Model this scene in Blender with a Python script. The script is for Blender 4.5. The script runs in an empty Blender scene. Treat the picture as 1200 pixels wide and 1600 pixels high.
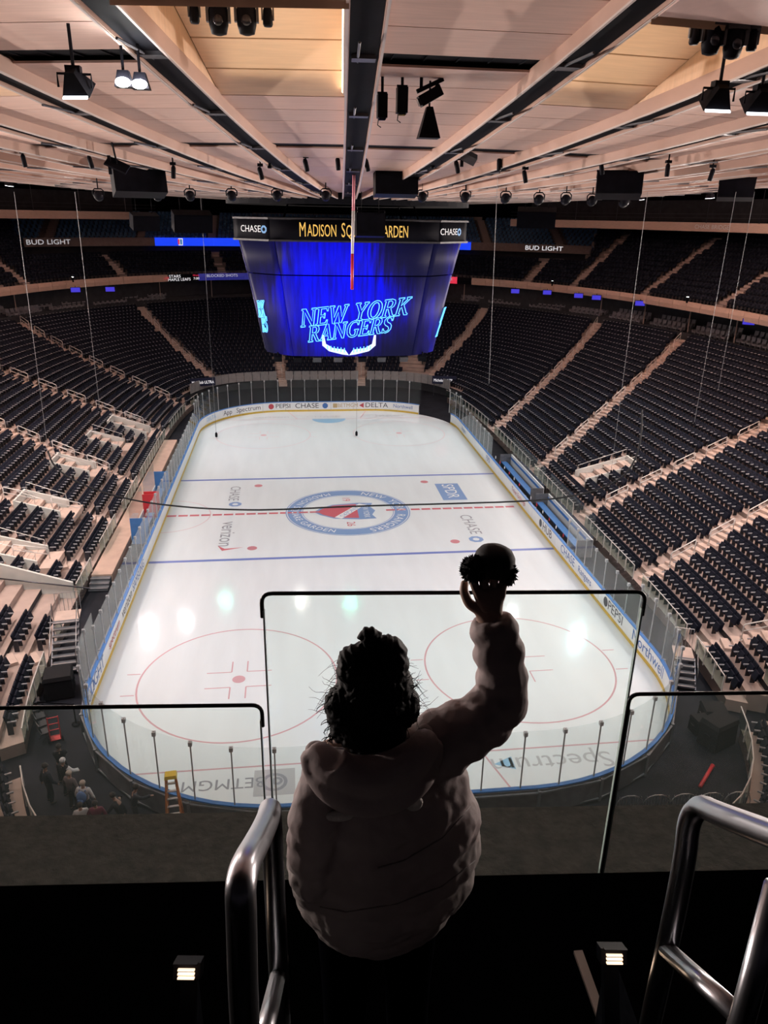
import bpy, bmesh, math, random
import numpy as np
from mathutils import Vector, Matrix, Quaternion

# ------------------------------------------------------------------ camera, world, exposure
scn = bpy.context.scene
COL = scn.collection
random.seed(7)
RNG = np.random.default_rng(7)
PI = math.pi

CAM_POS = Vector((-3.9142, -51.4123, 20.1568))
YAW, PITCH, ROLL, FPX = .1270, -.3733, .0183, 1178.34
_f = Vector((math.sin(YAW) * math.cos(PITCH), math.cos(YAW) * math.cos(PITCH), math.sin(PITCH)))
_r = Vector((math.cos(YAW), -math.sin(YAW), 0)); _u = _r.cross(_f)
CAM_R = math.cos(ROLL) * _r + math.sin(ROLL) * _u
CAM_U = -math.sin(ROLL) * _r + math.cos(ROLL) * _u
CAM_F = _f
cam_data = bpy.data.cameras.new('camera'); cam = bpy.data.objects.new('camera', cam_data)
COL.objects.link(cam); scn.camera = cam
cam_data.sensor_fit = 'VERTICAL'; cam_data.sensor_height = 36; cam_data.lens = FPX / 1600 * 36
cam_data.clip_start = .05; cam_data.clip_end = 500
cam.matrix_world = Matrix(((CAM_R.x, CAM_U.x, -CAM_F.x, CAM_POS.x), (CAM_R.y, CAM_U.y, -CAM_F.y, CAM_POS.y),
                           (CAM_R.z, CAM_U.z, -CAM_F.z, CAM_POS.z), (0, 0, 0, 1)))

world = bpy.data.worlds.new('world'); scn.world = world; world.use_nodes = True
world.node_tree.nodes['Background'].inputs[0].default_value = (.55, .5, .62, 1)
world.node_tree.nodes['Background'].inputs[1].default_value = 0.004   # sealed dark hall
scn.view_settings.view_transform = 'Standard'
try: scn.view_settings.look = 'None'
except Exception: pass
scn.view_settings.gamma = 1; scn.view_settings.use_curve_mapping = False
scn.view_settings.exposure = 0.62
scn.cycles.max_bounces = 8; scn.cycles.transparent_max_bounces = 24; scn.cycles.diffuse_bounces = 3
scn.cycles.glossy_bounces = 3; scn.cycles.sample_clamp_indirect = 4

def pixel(P):
    d = Vector(P) - CAM_POS; w = d.dot(CAM_F)
    if w < .05: return None
    return 600 + FPX * d.dot(CAM_R) / w, 800 - FPX * d.dot(CAM_U) / w, w
def ray(x, y):
    return CAM_R * ((x - 600) / FPX) + CAM_U * (-(y - 800) / FPX) + CAM_F
def at_depth(x, y, D): return CAM_POS + ray(x, y) * D      # used to measure positions off the photo
def at_Y(x, y, Y):
    d = ray(x, y); return CAM_POS + d * ((Y - CAM_POS.y) / d.y)
def at_Z(x, y, Z):
    d = ray(x, y); return CAM_POS + d * ((Z - CAM_POS.z) / d.z)

# ------------------------------------------------------------------ materials
MATS = {}
def mat(name, col, rough=.6, metal=0., var=0., scale=3., bump=0., bscale=None, emit=None, estr=0., stretch=None, spec=.5, coat=0., detail=4.):
    m = bpy.data.materials.new(name); m.use_nodes = True; nt = m.node_tree; b = nt.nodes['Principled BSDF']
    b.inputs['Base Color'].default_value = (*col, 1); b.inputs['Roughness'].default_value = rough
    b.inputs['Metallic'].default_value = metal; b.inputs['Specular IOR Level'].default_value = spec
    b.inputs['Coat Weight'].default_value = coat
    if emit: b.inputs['Emission Color'].default_value = (*emit, 1); b.inputs['Emission Strength'].default_value = estr
    if var or bump:
        tc = nt.nodes.new('ShaderNodeTexCoord'); mp = nt.nodes.new('ShaderNodeMapping')
        nt.links.new(tc.outputs['Object'], mp.inputs[0])
        if stretch: mp.inputs['Scale'].default_value = stretch
        n = nt.nodes.new('ShaderNodeTexNoise'); n.inputs['Scale'].default_value = scale; n.inputs['Detail'].default_value = detail
        nt.links.new(mp.outputs[0], n.inputs['Vector'])
        if var:
            rp = nt.nodes.new('ShaderNodeValToRGB')
            rp.color_ramp.elements[0].position = .3; rp.color_ramp.elements[1].position = .7
            rp.color_ramp.elements[0].color = (*[c * (1 - var) for c in col], 1)
            rp.color_ramp.elements[1].color = (*[min(1, c * (1 + var)) for c in col], 1)
            nt.links.new(n.outputs['Fac'], rp.inputs[0]); nt.links.new(rp.outputs[0], b.inputs['Base Color'])
        if bump:
            bp = nt.nodes.new('ShaderNodeBump'); bp.inputs['Strength'].default_value = bump; bp.inputs['Distance'].default_value = .02
            n2 = n
            if bscale:
                n2 = nt.nodes.new('ShaderNodeTexNoise'); n2.inputs['Scale'].default_value = bscale; n2.inputs['Detail'].default_value = 5
                nt.links.new(mp.outputs[0], n2.inputs['Vector'])
            nt.links.new(n2.outputs['Fac'], bp.inputs['Height']); nt.links.new(bp.outputs[0], b.inputs['Normal'])
    MATS[name] = m; return m

def glass_mat(name, tint, rough=.02, refl=1.0, haze=0., hcol=(.8, .9, .88)):
    m = bpy.data.materials.new(name); m.use_nodes = True; nt = m.node_tree; nt.nodes.remove(nt.nodes['Principled BSDF'])
    out = nt.nodes['Material Output']
    t = nt.nodes.new('ShaderNodeBsdfTransparent'); t.inputs[0].default_value = (*tint, 1)
    g = nt.nodes.new('ShaderNodeBsdfGlossy'); g.inputs['Roughness'].default_value = rough
    lw = nt.nodes.new('ShaderNodeLayerWeight'); lw.inputs[0].default_value = .5
    pw = nt.nodes.new('ShaderNodeMath'); pw.operation = 'POWER'; pw.inputs[1].default_value = 4.; nt.links.new(lw.outputs['Facing'], pw.inputs[0])
    mu = nt.nodes.new('ShaderNodeMath'); mu.operation = 'MULTIPLY_ADD'; mu.inputs[1].default_value = .5 * refl; mu.inputs[2].default_value = .02 * refl
    nt.links.new(pw.outputs[0], mu.inputs[0])
    mx = nt.nodes.new('ShaderNodeMixShader')
    nt.links.new(mu.outputs[0], mx.inputs[0]); nt.links.new(t.outputs[0], mx.inputs[1]); nt.links.new(g.outputs[0], mx.inputs[2])
    last = mx
    if haze:
        d = nt.nodes.new('ShaderNodeBsdfTranslucent'); d.inputs[0].default_value = (*hcol, 1)
        m2 = nt.nodes.new('ShaderNodeMixShader'); m2.inputs[0].default_value = haze
        nt.links.new(mx.outputs[0], m2.inputs[1]); nt.links.new(d.outputs[0], m2.inputs[2]); last = m2
    nt.links.new(last.outputs[0], out.inputs[0]); MATS[name] = m; return m

mat('ice', (.815, .875, .905), .095, var=.03, scale=.5, bump=.12, bscale=3.2, spec=.22, stretch=(2.0, .3, 1))
MATS['ice'].node_tree.nodes['Principled BSDF'].inputs['Coat Weight'].default_value = .35
MATS['ice'].node_tree.nodes['Principled BSDF'].inputs['Coat Roughness'].default_value = .34
MATS['ice'].node_tree.nodes['Principled BSDF'].inputs['Coat IOR'].default_value = 1.25
mat('ice_red', (.6, .24, .28), .3, spec=.3); mat('ice_red_pale', (.66, .40, .44), .3, spec=.3)
mat('ice_blue', (.16, .22, .55), .3, spec=.3); mat('logo_blue', (.23, .36, .62), .3, spec=.3); mat('logo_red', (.60, .14, .18), .3, spec=.3)
mat('ice_grey', (.30, .32, .36), .3, spec=.3); mat('ice_grey_pale', (.52, .54, .57), .3, spec=.3); mat('ice_white', (.88, .9, .9), .3, spec=.3)
mat('ice_sky', (.30, .55, .78), .3, spec=.3); mat('ice_thin', (.68, .55, .58), .3, spec=.3)
mat('board_white', (.80, .82, .83), .35, var=.03, scale=2); mat('board_yellow', (.62, .42, .05), .4, var=.08, scale=3)
mat('board_blue', (.05, .20, .55), .35, var=.06, scale=3); mat('board_back', (.12, .125, .14), .6, var=.2, scale=3)
mat('wall_grey', (.33, .32, .32), .6, var=.08); mat('sign_navy', (.015, .018, .05), .4); mat('board_frame', (.22, .23, .25), .45, .4, var=.1)
mat('ink_dark', (.05, .055, .07), .5); mat('ink_blue', (.05, .15, .42), .5); mat('ink_red', (.5, .07, .09), .5); mat('ink_tan', (.5, .38, .2), .5)
mat('ink_white', (.82, .82, .84), .5); mat('ink_lightblue', (.25, .5, .8), .5)
glass_mat('rink_glass', (.955, .975, .975), .03, .8, haze=.03)
glass_mat('rail_glass', (.95, .985, .97), .02, .6, haze=.006, hcol=(.75, .9, .86))
glass_mat('stand_glass', (.72, .82, .80), .03, .9, haze=.03)
mat('steel', (.48, .48, .5), .3, 1., var=.08, scale=6); mat('steel_dark', (.10, .10, .115), .35, .8, var=.1)
mat('post_grey', (.42, .43, .45), .5, var=.06); mat('rail_pale', (.66, .62, .60), .45, .2, var=.08); mat('polished', (.42, .42, .45), .3, 1., var=.05, scale=9)
mat('rail_black', (.012, .012, .016), .3, .3, var=.1)
mat('seat_fabric', (.006, .0075, .018), .7, var=.35, scale=5, spec=.2); mat('seat_arm', (.34, .33, .36), .5, var=.1)  # pale grey of seat_arm stands in for glints on the armrests
mat('seat_shell', (.02, .021, .03), .5, var=.2); mat('seat_blue', (.11, .23, .42), .6, var=.25, scale=5)
mat('club_fabric', (.2, .19, .21), .6, var=.25)
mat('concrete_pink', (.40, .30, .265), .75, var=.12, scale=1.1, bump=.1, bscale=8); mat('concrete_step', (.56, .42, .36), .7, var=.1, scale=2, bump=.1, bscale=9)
mat('parapet_white', (.62, .62, .59), .6, var=.06, scale=2); mat('floor_dark', (.016, .017, .023), .75, var=.35, scale=.7, bump=.1, bscale=5, spec=.15)
mat('walk_tan', (.52, .36, .29), .65, var=.1, scale=1.5, bump=.06, bscale=6); mat('fascia_wood', (.64, .43, .345), .5, var=.1, scale=2, stretch=(1, 1, 12))
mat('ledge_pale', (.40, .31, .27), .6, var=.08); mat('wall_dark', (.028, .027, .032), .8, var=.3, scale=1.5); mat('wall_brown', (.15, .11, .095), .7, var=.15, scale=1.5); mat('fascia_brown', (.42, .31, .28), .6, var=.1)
mat('black', (.005, .005, .008), .8, var=.3, spec=.05); mat('drape', (.004, .004, .006), .9, var=.4, scale=6, bump=.5, bscale=9, stretch=(6, 6, .5))
mat('rig_black', (.006, .006, .009), .5, .0, var=.3, spec=.06); mat('rig_grey', (.07, .07, .08), .5, .2, var=.2)
mat('ceil_wood', (.66, .475, .41), .6, var=.07, scale=2.2, bump=.05, bscale=5, stretch=(.5, 6, 1)); mat('ceil_wood_b', (.70, .495, .42), .6, var=.07, scale=2.0, bump=.05, bscale=5, stretch=(.5, 6, 1))
mat('coffer_wood', (.74, .52, .36), .55, var=.06, scale=2, bump=.05, bscale=5, stretch=(.5, 6, 1)); mat('beam_wood', (.42, .27, .215), .5, var=.09, scale=1.4, stretch=(8, .5, 1))
mat('beam_edge', (.46, .40, .385), .5, var=.04); mat('beam_dark', (.004, .0045, .008), .8, .0, var=.35, scale=3, spec=.15); mat('soffit', (.52, .37, .34), .6, var=.06)
mat('lamp_white', (1, 1, 1), .5, emit=(1, .98, .95), estr=60.); mat('lamp_face', (.8, .8, .82), .3, emit=(.9, .93, 1), estr=2.2)
mat('lamp_warm', (1, .8, .5), .5, emit=(1, .78, .5), estr=5.)
mat('lens', (.03, .03, .04), .1, .3); mat('tv_blue', (.02, .02, .1), .4, emit=(.08, .06, .95), estr=.4)
mat('led_dark', (.004, .004, .008), .75, spec=.1); mat('led_white', (1, 1, 1), .5, emit=(.9, .9, .95), estr=0.5); mat('led_blue', (.02, .03, .3), .4, emit=(.01, .06, 1.), estr=0.6)
mat('led_navy', (.01, .01, .06), .4, emit=(.02, .02, .18), estr=0.55); mat('led_red', (.4, .02, .03), .4, emit=(.85, .04, .09), estr=0.5); mat('led_gold', (.5, .35, .1), .4, emit=(.80, .47, .10), estr=0.58)
mat('led_grey', (.4, .4, .4), .4, emit=(.55, .55, .58), estr=0.5); mat('led_chase', (.05, .15, .3), .4, emit=(.05, .22, .48), estr=0.5)
mat('neon_blue', (.1, .3, 1), .4, emit=(.10, .45, 1.), estr=1.3); mat('neon_ice', (.6, .7, 1), .4, emit=(.55, .68, 1.), estr=0.65)
mat('red_paint', (.62, .04, .05), .4, var=.06); mat('blue_plastic', (.06, .2, .5), .4, var=.08); mat('pole_white', (.8, .8, .82), .4, var=.03); mat('pole_pink', (.75, .3, .38), .4)
mat('cable_black', (.006, .006, .008), .7); mat('wire_grey', (.2, .2, .21), .5); mat('fiberglass', (.55, .20, .06), .5, var=.08); mat('ladder_yellow', (.75, .55, .05), .45, var=.06)
mat('aluminium', (.62, .62, .64), .35, .9, var=.08)

# ------------------------------------------------------------------ helpers
def tag(o, label=None, cat=None, group=None, kind=None):
    if label: o['label'] = label
    if cat: o['category'] = cat
    if group: o['group'] = group
    if kind: o['kind'] = kind
    return o
def empty(name, loc=(0, 0, 0), rz=0., parent=None):
    o = bpy.data.objects.new(name, None); o.empty_display_size = .2; COL.objects.link(o)
    o.location = loc; o.rotation_euler = (0, 0, rz)
    if parent: o.parent = parent
    return o
def link(name, me, parent=None, M=None):
    o = bpy.data.objects.new(name, me); COL.objects.link(o)
    if parent: o.parent = parent
    if M is not None: o.matrix_local = M
    return o
def copy_tree(o, parent=None):
    c = o.copy(); COL.objects.link(c); c.parent = parent
    for ch in list(o.children): copy_tree(ch, c)
    return c
I4 = Matrix.Identity(4)
class MB:
    def __init__(s): s.v = []; s.f = []; s.mi = []; s.sm = []; s.cur = 0; s.smooth = False
    def _add(s, vs, fs):
        o = len(s.v); s.v += [tuple(p) for p in vs]; s.f += [[o + i for i in f] for f in fs]
        s.mi += [s.cur] * len(fs); s.sm += [s.smooth] * len(fs); return s
    def box(s, c, d, M=None, taper=None):
        x, y, z = d[0] / 2, d[1] / 2, d[2] / 2; tx, ty = taper or (1, 1)
        vs = [Vector((-x, -y, -z)), Vector((x, -y, -z)), Vector((x, y, -z)), Vector((-x, y, -z)),
              Vector((-x * tx, -y * ty, z)), Vector((x * tx, -y * ty, z)), Vector((x * tx, y * ty, z)), Vector((-x * tx, y * ty, z))]
        if M is not None: vs = [M @ v for v in vs]
        vs = [v + Vector(c) for v in vs]
        return s._add(vs, [(3, 2, 1, 0), (4, 5, 6, 7), (0, 1, 5, 4), (1, 2, 6, 5), (2, 3, 7, 6), (3, 0, 4, 7)])
    def bar(s, a, b, w, h=None):
        a, b = Vector(a), Vector(b); d = b - a; L = d.length
        if L < 1e-6: return s
        q = d.to_track_quat('Y', 'Z').to_matrix()
        return s.box((a + b) / 2, (w, L, h or w), q)
    def tube(s, pts, r, n=6, closed=False, caps=True):
        pts = [Vector(p) for p in pts]; N = len(pts); rs = r if hasattr(r, '__len__') else [r] * N
        up = None; rings = []
        for i, p in enumerate(pts):
            a = pts[i - 1] if (i or closed) else p; b = pts[(i + 1) % N] if (i < N - 1 or closed) else p
            t = (b - a).normalized() if (b - a).length > 1e-9 else Vector((0, 0, 1))
            if up is None:
                up = Vector((0, 0, 1)) if abs(t.z) < .9 else Vector((1, 0, 0))
            x = up.cross(t)
            if x.length < 1e-6: x = Vector((1, 0, 0)).cross(t)
            x.normalize(); y = t.cross(x); up = y
            rings.append([p + (x * math.cos(2 * PI * k / n) + y * math.sin(2 * PI * k / n)) * rs[i] for k in range(n)])
        vs = [v for R_ in rings for v in R_]; fs = []
        for i in range(N if closed else N - 1):
            j = (i + 1) % N
            for k in range(n):
                k2 = (k + 1) % n; fs.append((i * n + k, i * n + k2, j * n + k2, j * n + k))
        if caps and not closed: fs.append(tuple(range(n - 1, -1, -1))); fs.append(tuple((N - 1) * n + k for k in range(n)))
        return s._add(vs, fs)
    def lathe(s, prof, n=16, M=None, sx=1., sy=1.):
        vs = []; fs = []
        for r, z in prof:
            for k in range(n):
                v = Vector((r * math.cos(2 * PI * k / n) * sx, r * math.sin(2 * PI * k / n) * sy, z)); vs.append(M @ v if M is not None else v)
        for i in range(len(prof) - 1):
            for k in range(n):
                k2 = (k + 1) % n; fs.append((i * n + k, i * n + k2, (i + 1) * n + k2, (i + 1) * n + k))
        fs.append(tuple(range(n - 1, -1, -1))); m = (len(prof) - 1) * n; fs.append(tuple(m + k for k in range(n)))
        return s._add(vs, fs)
    def loft(s, rings, cap=True, closed=True):
        n = len(rings[0]); vs = [p for r in rings for p in r]; fs = []
        for i in range(len(rings) - 1):
            for k in range(n if closed else n - 1):
                k2 = (k + 1) % n; fs.append((i * n + k, i * n + k2, (i + 1) * n + k2, (i + 1) * n + k))
        if cap and closed: fs.append(tuple(range(n - 1, -1, -1))); m = (len(rings) - 1) * n; fs.append(tuple(m + k for k in range(n)))
        return s._add(vs, fs)
    def strip(s, A, B, closed=False):
        n = len(A); fs = [(i, (i + 1) % n, n + (i + 1) % n, n + i) for i in range(n if closed else n - 1)]
        return s._add(list(A) + list(B), fs)
    def prism(s, poly, fn0, fn1):
        n = len(poly); vs = [fn0(*p) for p in poly] + [fn1(*p) for p in poly]
        fs = [tuple(range(n - 1, -1, -1)), tuple(range(n, 2 * n))] + [(i, (i + 1) % n, n + (i + 1) % n, n + i) for i in range(n)]
        return s._add(vs, fs)
    def ball(s, c, r, n=10, m=7, sx=1, sy=1, sz=1, M=None):
        vs = []; c = Vector(c)
        for i in range(1, m):
            a = PI * i / m
            for k in range(n):
                v = Vector((r * sx * math.sin(a) * math.cos(2 * PI * k / n), r * sy * math.sin(a) * math.sin(2 * PI * k / n), -r * sz * math.cos(a)))
                vs.append(c + (M @ v if M is not None else v))
        fs = []
        for i in range(m - 2):
            for k in range(n):
                k2 = (k + 1) % n; fs.append((i * n + k, i * n + k2, (i + 1) * n + k2, (i + 1) * n + k))
        b = Vector((0, 0, -r * sz)); t = Vector((0, 0, r * sz))
        if M is not None: b = M @ b; t = M @ t
        vs += [c + b, c + t]; q = (m - 1) * n
        for k in range(n):
            k2 = (k + 1) % n; fs.append((q, k2, k)); fs.append((q + 1, (m - 2) * n + k, (m - 2) * n + k2))
        return s._add(vs, fs)
    def mesh(s, name, mats):
        me = bpy.data.meshes.new(name); me.from_pydata(s.v, [], s.f)
        if isinstance(mats, str): mats = [mats]
        for m in mats: me.materials.append(MATS[m])
        me.polygons.foreach_set('material_index', s.mi); me.polygons.foreach_set('use_smooth', s.sm); me.update(); return me
    def build(s, name, mats, parent=None, M=None): return link(name, s.mesh(name, mats), parent, M)

def text_mesh(txt, size, matname, align='CENTER', xs=1., depth=0., shear=0., fn=None, name='lettering', offset=0., spacing=1.):
    cu = bpy.data.curves.new('tmp', 'FONT'); cu.body = txt; cu.size = size; cu.align_x = align; cu.align_y = 'CENTER'; cu.shear = shear
    cu.extrude = depth; cu.resolution_u = 3; cu.offset = offset; cu.space_character = spacing
    o = bpy.data.objects.new('tmp', cu); COL.objects.link(o)
    me = bpy.data.meshes.new_from_object(o); bpy.data.objects.remove(o); bpy.data.curves.remove(cu)
    me.name = name; me.materials.clear(); me.materials.append(MATS[matname])
    co = np.empty(len(me.vertices) * 3); me.vertices.foreach_get('co', co); co = co.reshape(-1, 3); co[:, 0] *= xs
    if fn is not None: co = np.array([tuple(fn(*p)) for p in co])
    me.vertices.foreach_set('co', co.ravel()); me.update(); return me
def frame_M(o, u, v):
    u, v = Vector(u).normalized(), Vector(v).normalized(); w = u.cross(v); o = Vector(o)
    return Matrix(((u.x, v.x, w.x, o.x), (u.y, v.y, w.y, o.y), (u.z, v.z, w.z, o.z), (0, 0, 0, 1)))
# ------------------------------------------------------------------ plan curves of the stands
def se_xy(a, bf, bn, n, th):
    c, s = math.cos(th), math.sin(th); b = bf if s >= 0 else bn
    return a * math.copysign(abs(c) ** (2 / n), c), b * math.copysign(abs(s) ** (2 / n), s)
ZB = .56                                               # floor height of the front row
def lower_prm(i): return 15.82 + .89 * i, 41.52 + .74 * i, 34 + .74 * i, 4.4 - 2.0 * (i - 2) / 23, ZB + .32 * i
def mid_prm(i): return 38.4 + .82 * i, 59.5 + .6 * i, 60 + .6 * i, 2.4, 12.55 + .5 * i
def curve(prm, N=720):                                # points evenly spaced by arc length, from +x anticlockwise
    a, bf, bn, n, z = prm
    P = np.array([se_xy(a, bf, bn, n, 2 * PI * k / 4000) for k in range(4001)])
    L = np.r_[0, np.cumsum(np.hypot(*np.diff(P, axis=0).T))]
    s = np.linspace(0, L[-1], N, endpoint=False)
    return np.c_[np.interp(s, L, P[:, 0]), np.interp(s, L, P[:, 1])], L[-1]

# ------------------------------------------------------------------ floor and ice
m = MB(); m.box((0, 0, -.20), (150, 160, .3)); floor = m.build('floor', 'floor_dark'); tag(floor, 'dark event floor around the ice rink', kind='structure')
HL, HW, RC = 30.48, 12.95, 8.53
def rink_path():
    segs = [('l', (-HW, -HL + RC), (0, 1), 2 * (HL - RC)), ('a', (-HW + RC, HL - RC), PI, RC * PI / 2), ('l', (-HW + RC, HL), (1, 0), 2 * (HW - RC)),
            ('a', (HW - RC, HL - RC), PI / 2, RC * PI / 2), ('l', (HW, HL - RC), (0, -1), 2 * (HL - RC)), ('a', (HW - RC, -HL + RC), 0, RC * PI / 2),
            ('l', (HW - RC, -HL), (-1, 0), 2 * (HW - RC)), ('a', (-HW + RC, -HL + RC), -PI / 2, RC * PI / 2)]
    return segs
SEGS = rink_path(); RLEN = sum(s[3] for s in SEGS)
def rink_pt(s, off=0.):                               # clockwise from near end of the left board; off > 0 is outward
    s %= RLEN
    for k, p, d, L in SEGS:
        if s <= L + 1e-9:
            if k == 'l': x, y = p[0] + d[0] * s, p[1] + d[1] * s; n = (-d[1], d[0])
            else:
                a = d - s / RC; n = (math.cos(a), math.sin(a)); x, y = p[0] + RC * n[0], p[1] + RC * n[1]
            return Vector((x + n[0] * off, y + n[1] * off, 0)), Vector((n[0], n[1], 0))
        s -= L
S0 = {}; acc = 0
for nm, sg in zip(('left', 'farleft', 'far', 'farright', 'right', 'nearright', 'near', 'nearleft'), SEGS): S0[nm] = acc; acc += sg[3]
out = [rink_pt(RLEN * k / 240, .05)[0] for k in range(240)]
m = MB(); m._add([(p.x, p.y, .0) for p in out][::-1] + [(p.x, p.y, -.04) for p in out][::-1], [tuple(range(239, -1, -1))[::-1]] )
ice = m.build('ice_sheet', 'ice'); tag(ice, 'white ice sheet with painted hockey markings', 'ice rink')
def paint(name, polys, matn, z=.004, label=None):
    m = MB()
    for P in polys: m._add([(x, y, z) for x, y in P], [tuple(range(len(P)))])
    o = m.build(name, matn, ice)
    if label: o['label'] = label
    return o
def rect(x0, x1, y0, y1): return [(x0, y0), (x1, y0), (x1, y1), (x0, y1)]
def ring(cx, cy, r0, r1, n=72, a0=0, a1=2 * PI):
    return [[(cx + r0 * math.cos(a), cy + r0 * math.sin(a)), (cx + r1 * math.cos(a), cy + r1 * math.sin(a)),
             (cx + r1 * math.cos(b), cy + r1 * math.sin(b)), (cx + r0 * math.cos(b), cy + r0 * math.sin(b))]
            for a, b in ((a0 + (a1 - a0) * k / n, a0 + (a1 - a0) * (k + 1) / n) for k in range(n))]
def disc(cx, cy, r, n=28): return [(cx + r * math.cos(2 * PI * k / n), cy + r * math.sin(2 * PI * k / n)) for k in range(n)]
for s, lb in ((1, 'far'), (-1, 'near')):
    paint('blue_line', [rect(-12.95, 12.95, s * 7.77 - .15, s * 7.77 + .15)], 'ice_blue', label=f'blue line across the {lb} half of the ice')
    gx = 11.15
    paint('goal_line', [rect(-gx, gx, s * 27.13 - .04, s * 27.13 + .04)], 'ice_red_pale')
    for x in (-6.7, 6.7):
        paint('faceoff_circle', ring(x, s * 21.03, 4.52, 4.60), 'ice_thin' if s > 0 else 'ice_red_pale')
        paint('faceoff_dot', [disc(x, s * 21.03, .30)], 'ice_red_pale', .005)
        P = []
        for dx in (-1, 1):
            for dy in (-1, 1):
                X, Y = x + dx * .36, s * 21.03 + dy * .62
                P.append(rect(min(X, X + dx * 1.15), max(X, X + dx * 1.15), Y - .03, Y + .03)); P.append(rect(X - .03, X + .03, min(Y, Y + dy * .9), max(Y, Y + dy * .9)))
            for dy in (-1, 1):
                X = x + dx * 4.58; Y = s * 21.03 + dy * .85
                P.append(rect(min(X, X + dx * .6), max(X, X + dx * .6), Y - .03, Y + .03))
        for p_ in P: paint('faceoff_mark', [p_], 'ice_thin' if s > 0 else 'ice_red_pale')
        paint('neutral_dot', [disc(x, s * 6.1, .32)], 'ice_red', .005)
    # trapezoid behind the goal
    for sx in (-1, 1):
        a, b = (sx * 3.35, s * 27.13), (sx * 4.27, s * 30.4)
        paint('trapezoid_line', [[(a[0] - .04, a[1]), (a[0] + .04, a[1]), (b[0] + .04, b[1]), (b[0] - .04, b[1])]], 'ice_red_pale')
    P = ring(0, s * 27.13, 1.75, 1.83, 24, PI if s > 0 else 0, 2 * PI if s > 0 else PI)
    paint('goal_crease', [[(1.78 * math.cos(PI * k / 24 + (PI if s > 0 else 0)), s * 27.13 + 1.78 * math.sin(PI * k / 24 + (PI if s > 0 else 0))) for k in range(25)]], 'ice_sky', .005, 'light blue goal crease')
P = [rect(-12.95 + .8 * k, -12.95 + .8 * k + .66, -.15, .15) for k in range(32) if abs(-12.6 + .8 * k) > 4.4]
for p_ in P: paint('centre_line_dash', [p_], 'logo_red', .004)
for k in range(11):
    if abs(-4.1 + .8 * k) > 2.4: paint('centre_line_dash', [rect(-4.4 + .8 * k, -4.4 + .8 * k + .66, -.13, .13)], 'logo_red', .010)
paint('referee_crease', ring(-12.95, 0, 3.01, 3.09, 30, -PI / 2, PI / 2), 'ice_thin', .004)
# centre emblem: logo coordinates (u, v) -> world, its top points to +x
def L2W(u, v): return (v, -u)
paint('logo_ring', ring(0, 0, 3.30, 4.55, 72), 'logo_blue', .005)
paint('logo_ring_edge', ring(0, 0, 4.42, 4.47, 72), 'ice_white', .008); paint('logo_ring_edge', ring(0, 0, 3.36, 3.41, 72), 'ice_white', .008)
def arc_text(txt, r, ang0, top=True, size=.72):
    def fn(x, y, z):
        if top: a = PI / 2 - (x / r + ang0); R = r + y
        else: a = -PI / 2 + (x / r + ang0); R = r - y
        w = L2W(R * math.cos(a), R * math.sin(a)); return w[0], w[1], .012
    link('logo_lettering', text_mesh(txt, size, 'ice_white', fn=fn, xs=.98, spacing=1.12), ice)
arc_text('NEW  YORK  RANGERS', 3.9, 0, True, .86); arc_text('MADISON SQUARE GARDEN', 3.88, 0, False, .72)
def Lpoly(name, pts, matn, z): paint(name, [[L2W(u * 1.15, v * 1.25) for u, v in pts][::-1]], matn, z)
Lpoly('shield', [(-1.35, 1.55), (-.7, 1.35), (0, 1.6), (.7, 1.35), (1.35, 1.55), (1.45, .6), (1.2, -.9), (.55, -1.65), (0, -2.0), (-.55, -1.65), (-1.2, -.9), (-1.45, .6)], 'logo_blue', .006)
Lpoly('shield_field', [(-1.2, .55), (1.2, .55), (1.05, -.85), (.5, -1.5), (0, -1.8), (-.5, -1.5), (-1.05, -.85)], 'logo_red', .008)
Lpoly('shield_band', [(-1.3, .75), (-1.05, 1.1), (1.25, -.45), (1.0, -.85)], 'ice_white', .010)
def flat_fn(c, ang, z=.012, logo=True):
    ca, sa = math.cos(ang), math.sin(ang)
    def fn(x, y, _):
        u, v = c[0] + x * ca - y * sa, c[1] + x * sa + y * ca
        w = L2W(u, v) if logo else (u, v); return w[0], w[1], z
    return fn
link('logo_lettering', text_mesh('RANGERS', .60, 'logo_blue', fn=flat_fn((-.02, .17), -.62), xs=1.0), ice)
link('logo_lettering', text_mesh('NEW YORK', .6, 'ice_white', fn=flat_fn((0, 1.28), 0), xs=.85), ice)
for t, u in (('19', -2.5), ('26', 2.5)): link('logo_numerals', text_mesh(t, .85, 'logo_red', fn=flat_fn((u, 0), 0)), ice)
# advertising painted on the ice: c = pixel in the photo, reading angle in the ice plane
def ice_text(txt, px, size, ang, matn, xs=1.):
    c = at_Z(px[0], px[1], 0); return link('ice_lettering', text_mesh(txt, size, matn, fn=flat_fn((c.x, c.y), ang, .006, False), xs=xs), ice)
ice_text('CHASE', (366, 771), 1.12, -PI / 2, 'ice_grey', .95); ice_text('CHASE', (734, 819), 1.2, -PI / 2 + .02, 'ice_grey', .98)
ice_text('verizon', (355, 834), 1.45, -PI / 2, 'ice_grey')
def octo(px, r, matn='logo_blue'):
    c = at_Z(*px, 0)
    paint('octagon_mark', ring(c.x, c.y, r * .45, r, 8, PI / 8, 2 * PI + PI / 8), matn, .006)
octo((367.5, 788), .5); octo((744, 842.5), .52)
c = at_Z(356, 857, 0); paint('tick_mark', [[(c.x - .7, c.y + .5), (c.x - .35, c.y - .35), (c.x + 1.0, c.y + .1), (c.x - .2, c.y - .05)]], 'logo_red', .006)
c = at_Z(706, 768, 0); paint('sponsor_box', [rect(c.x - 1.05, c.x + .85, c.y - 1.9, c.y + 1.9)], 'logo_blue', .005)
ice_text('SPDR', (703, 767), 1.35, -PI / 2, 'ice_white')
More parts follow.
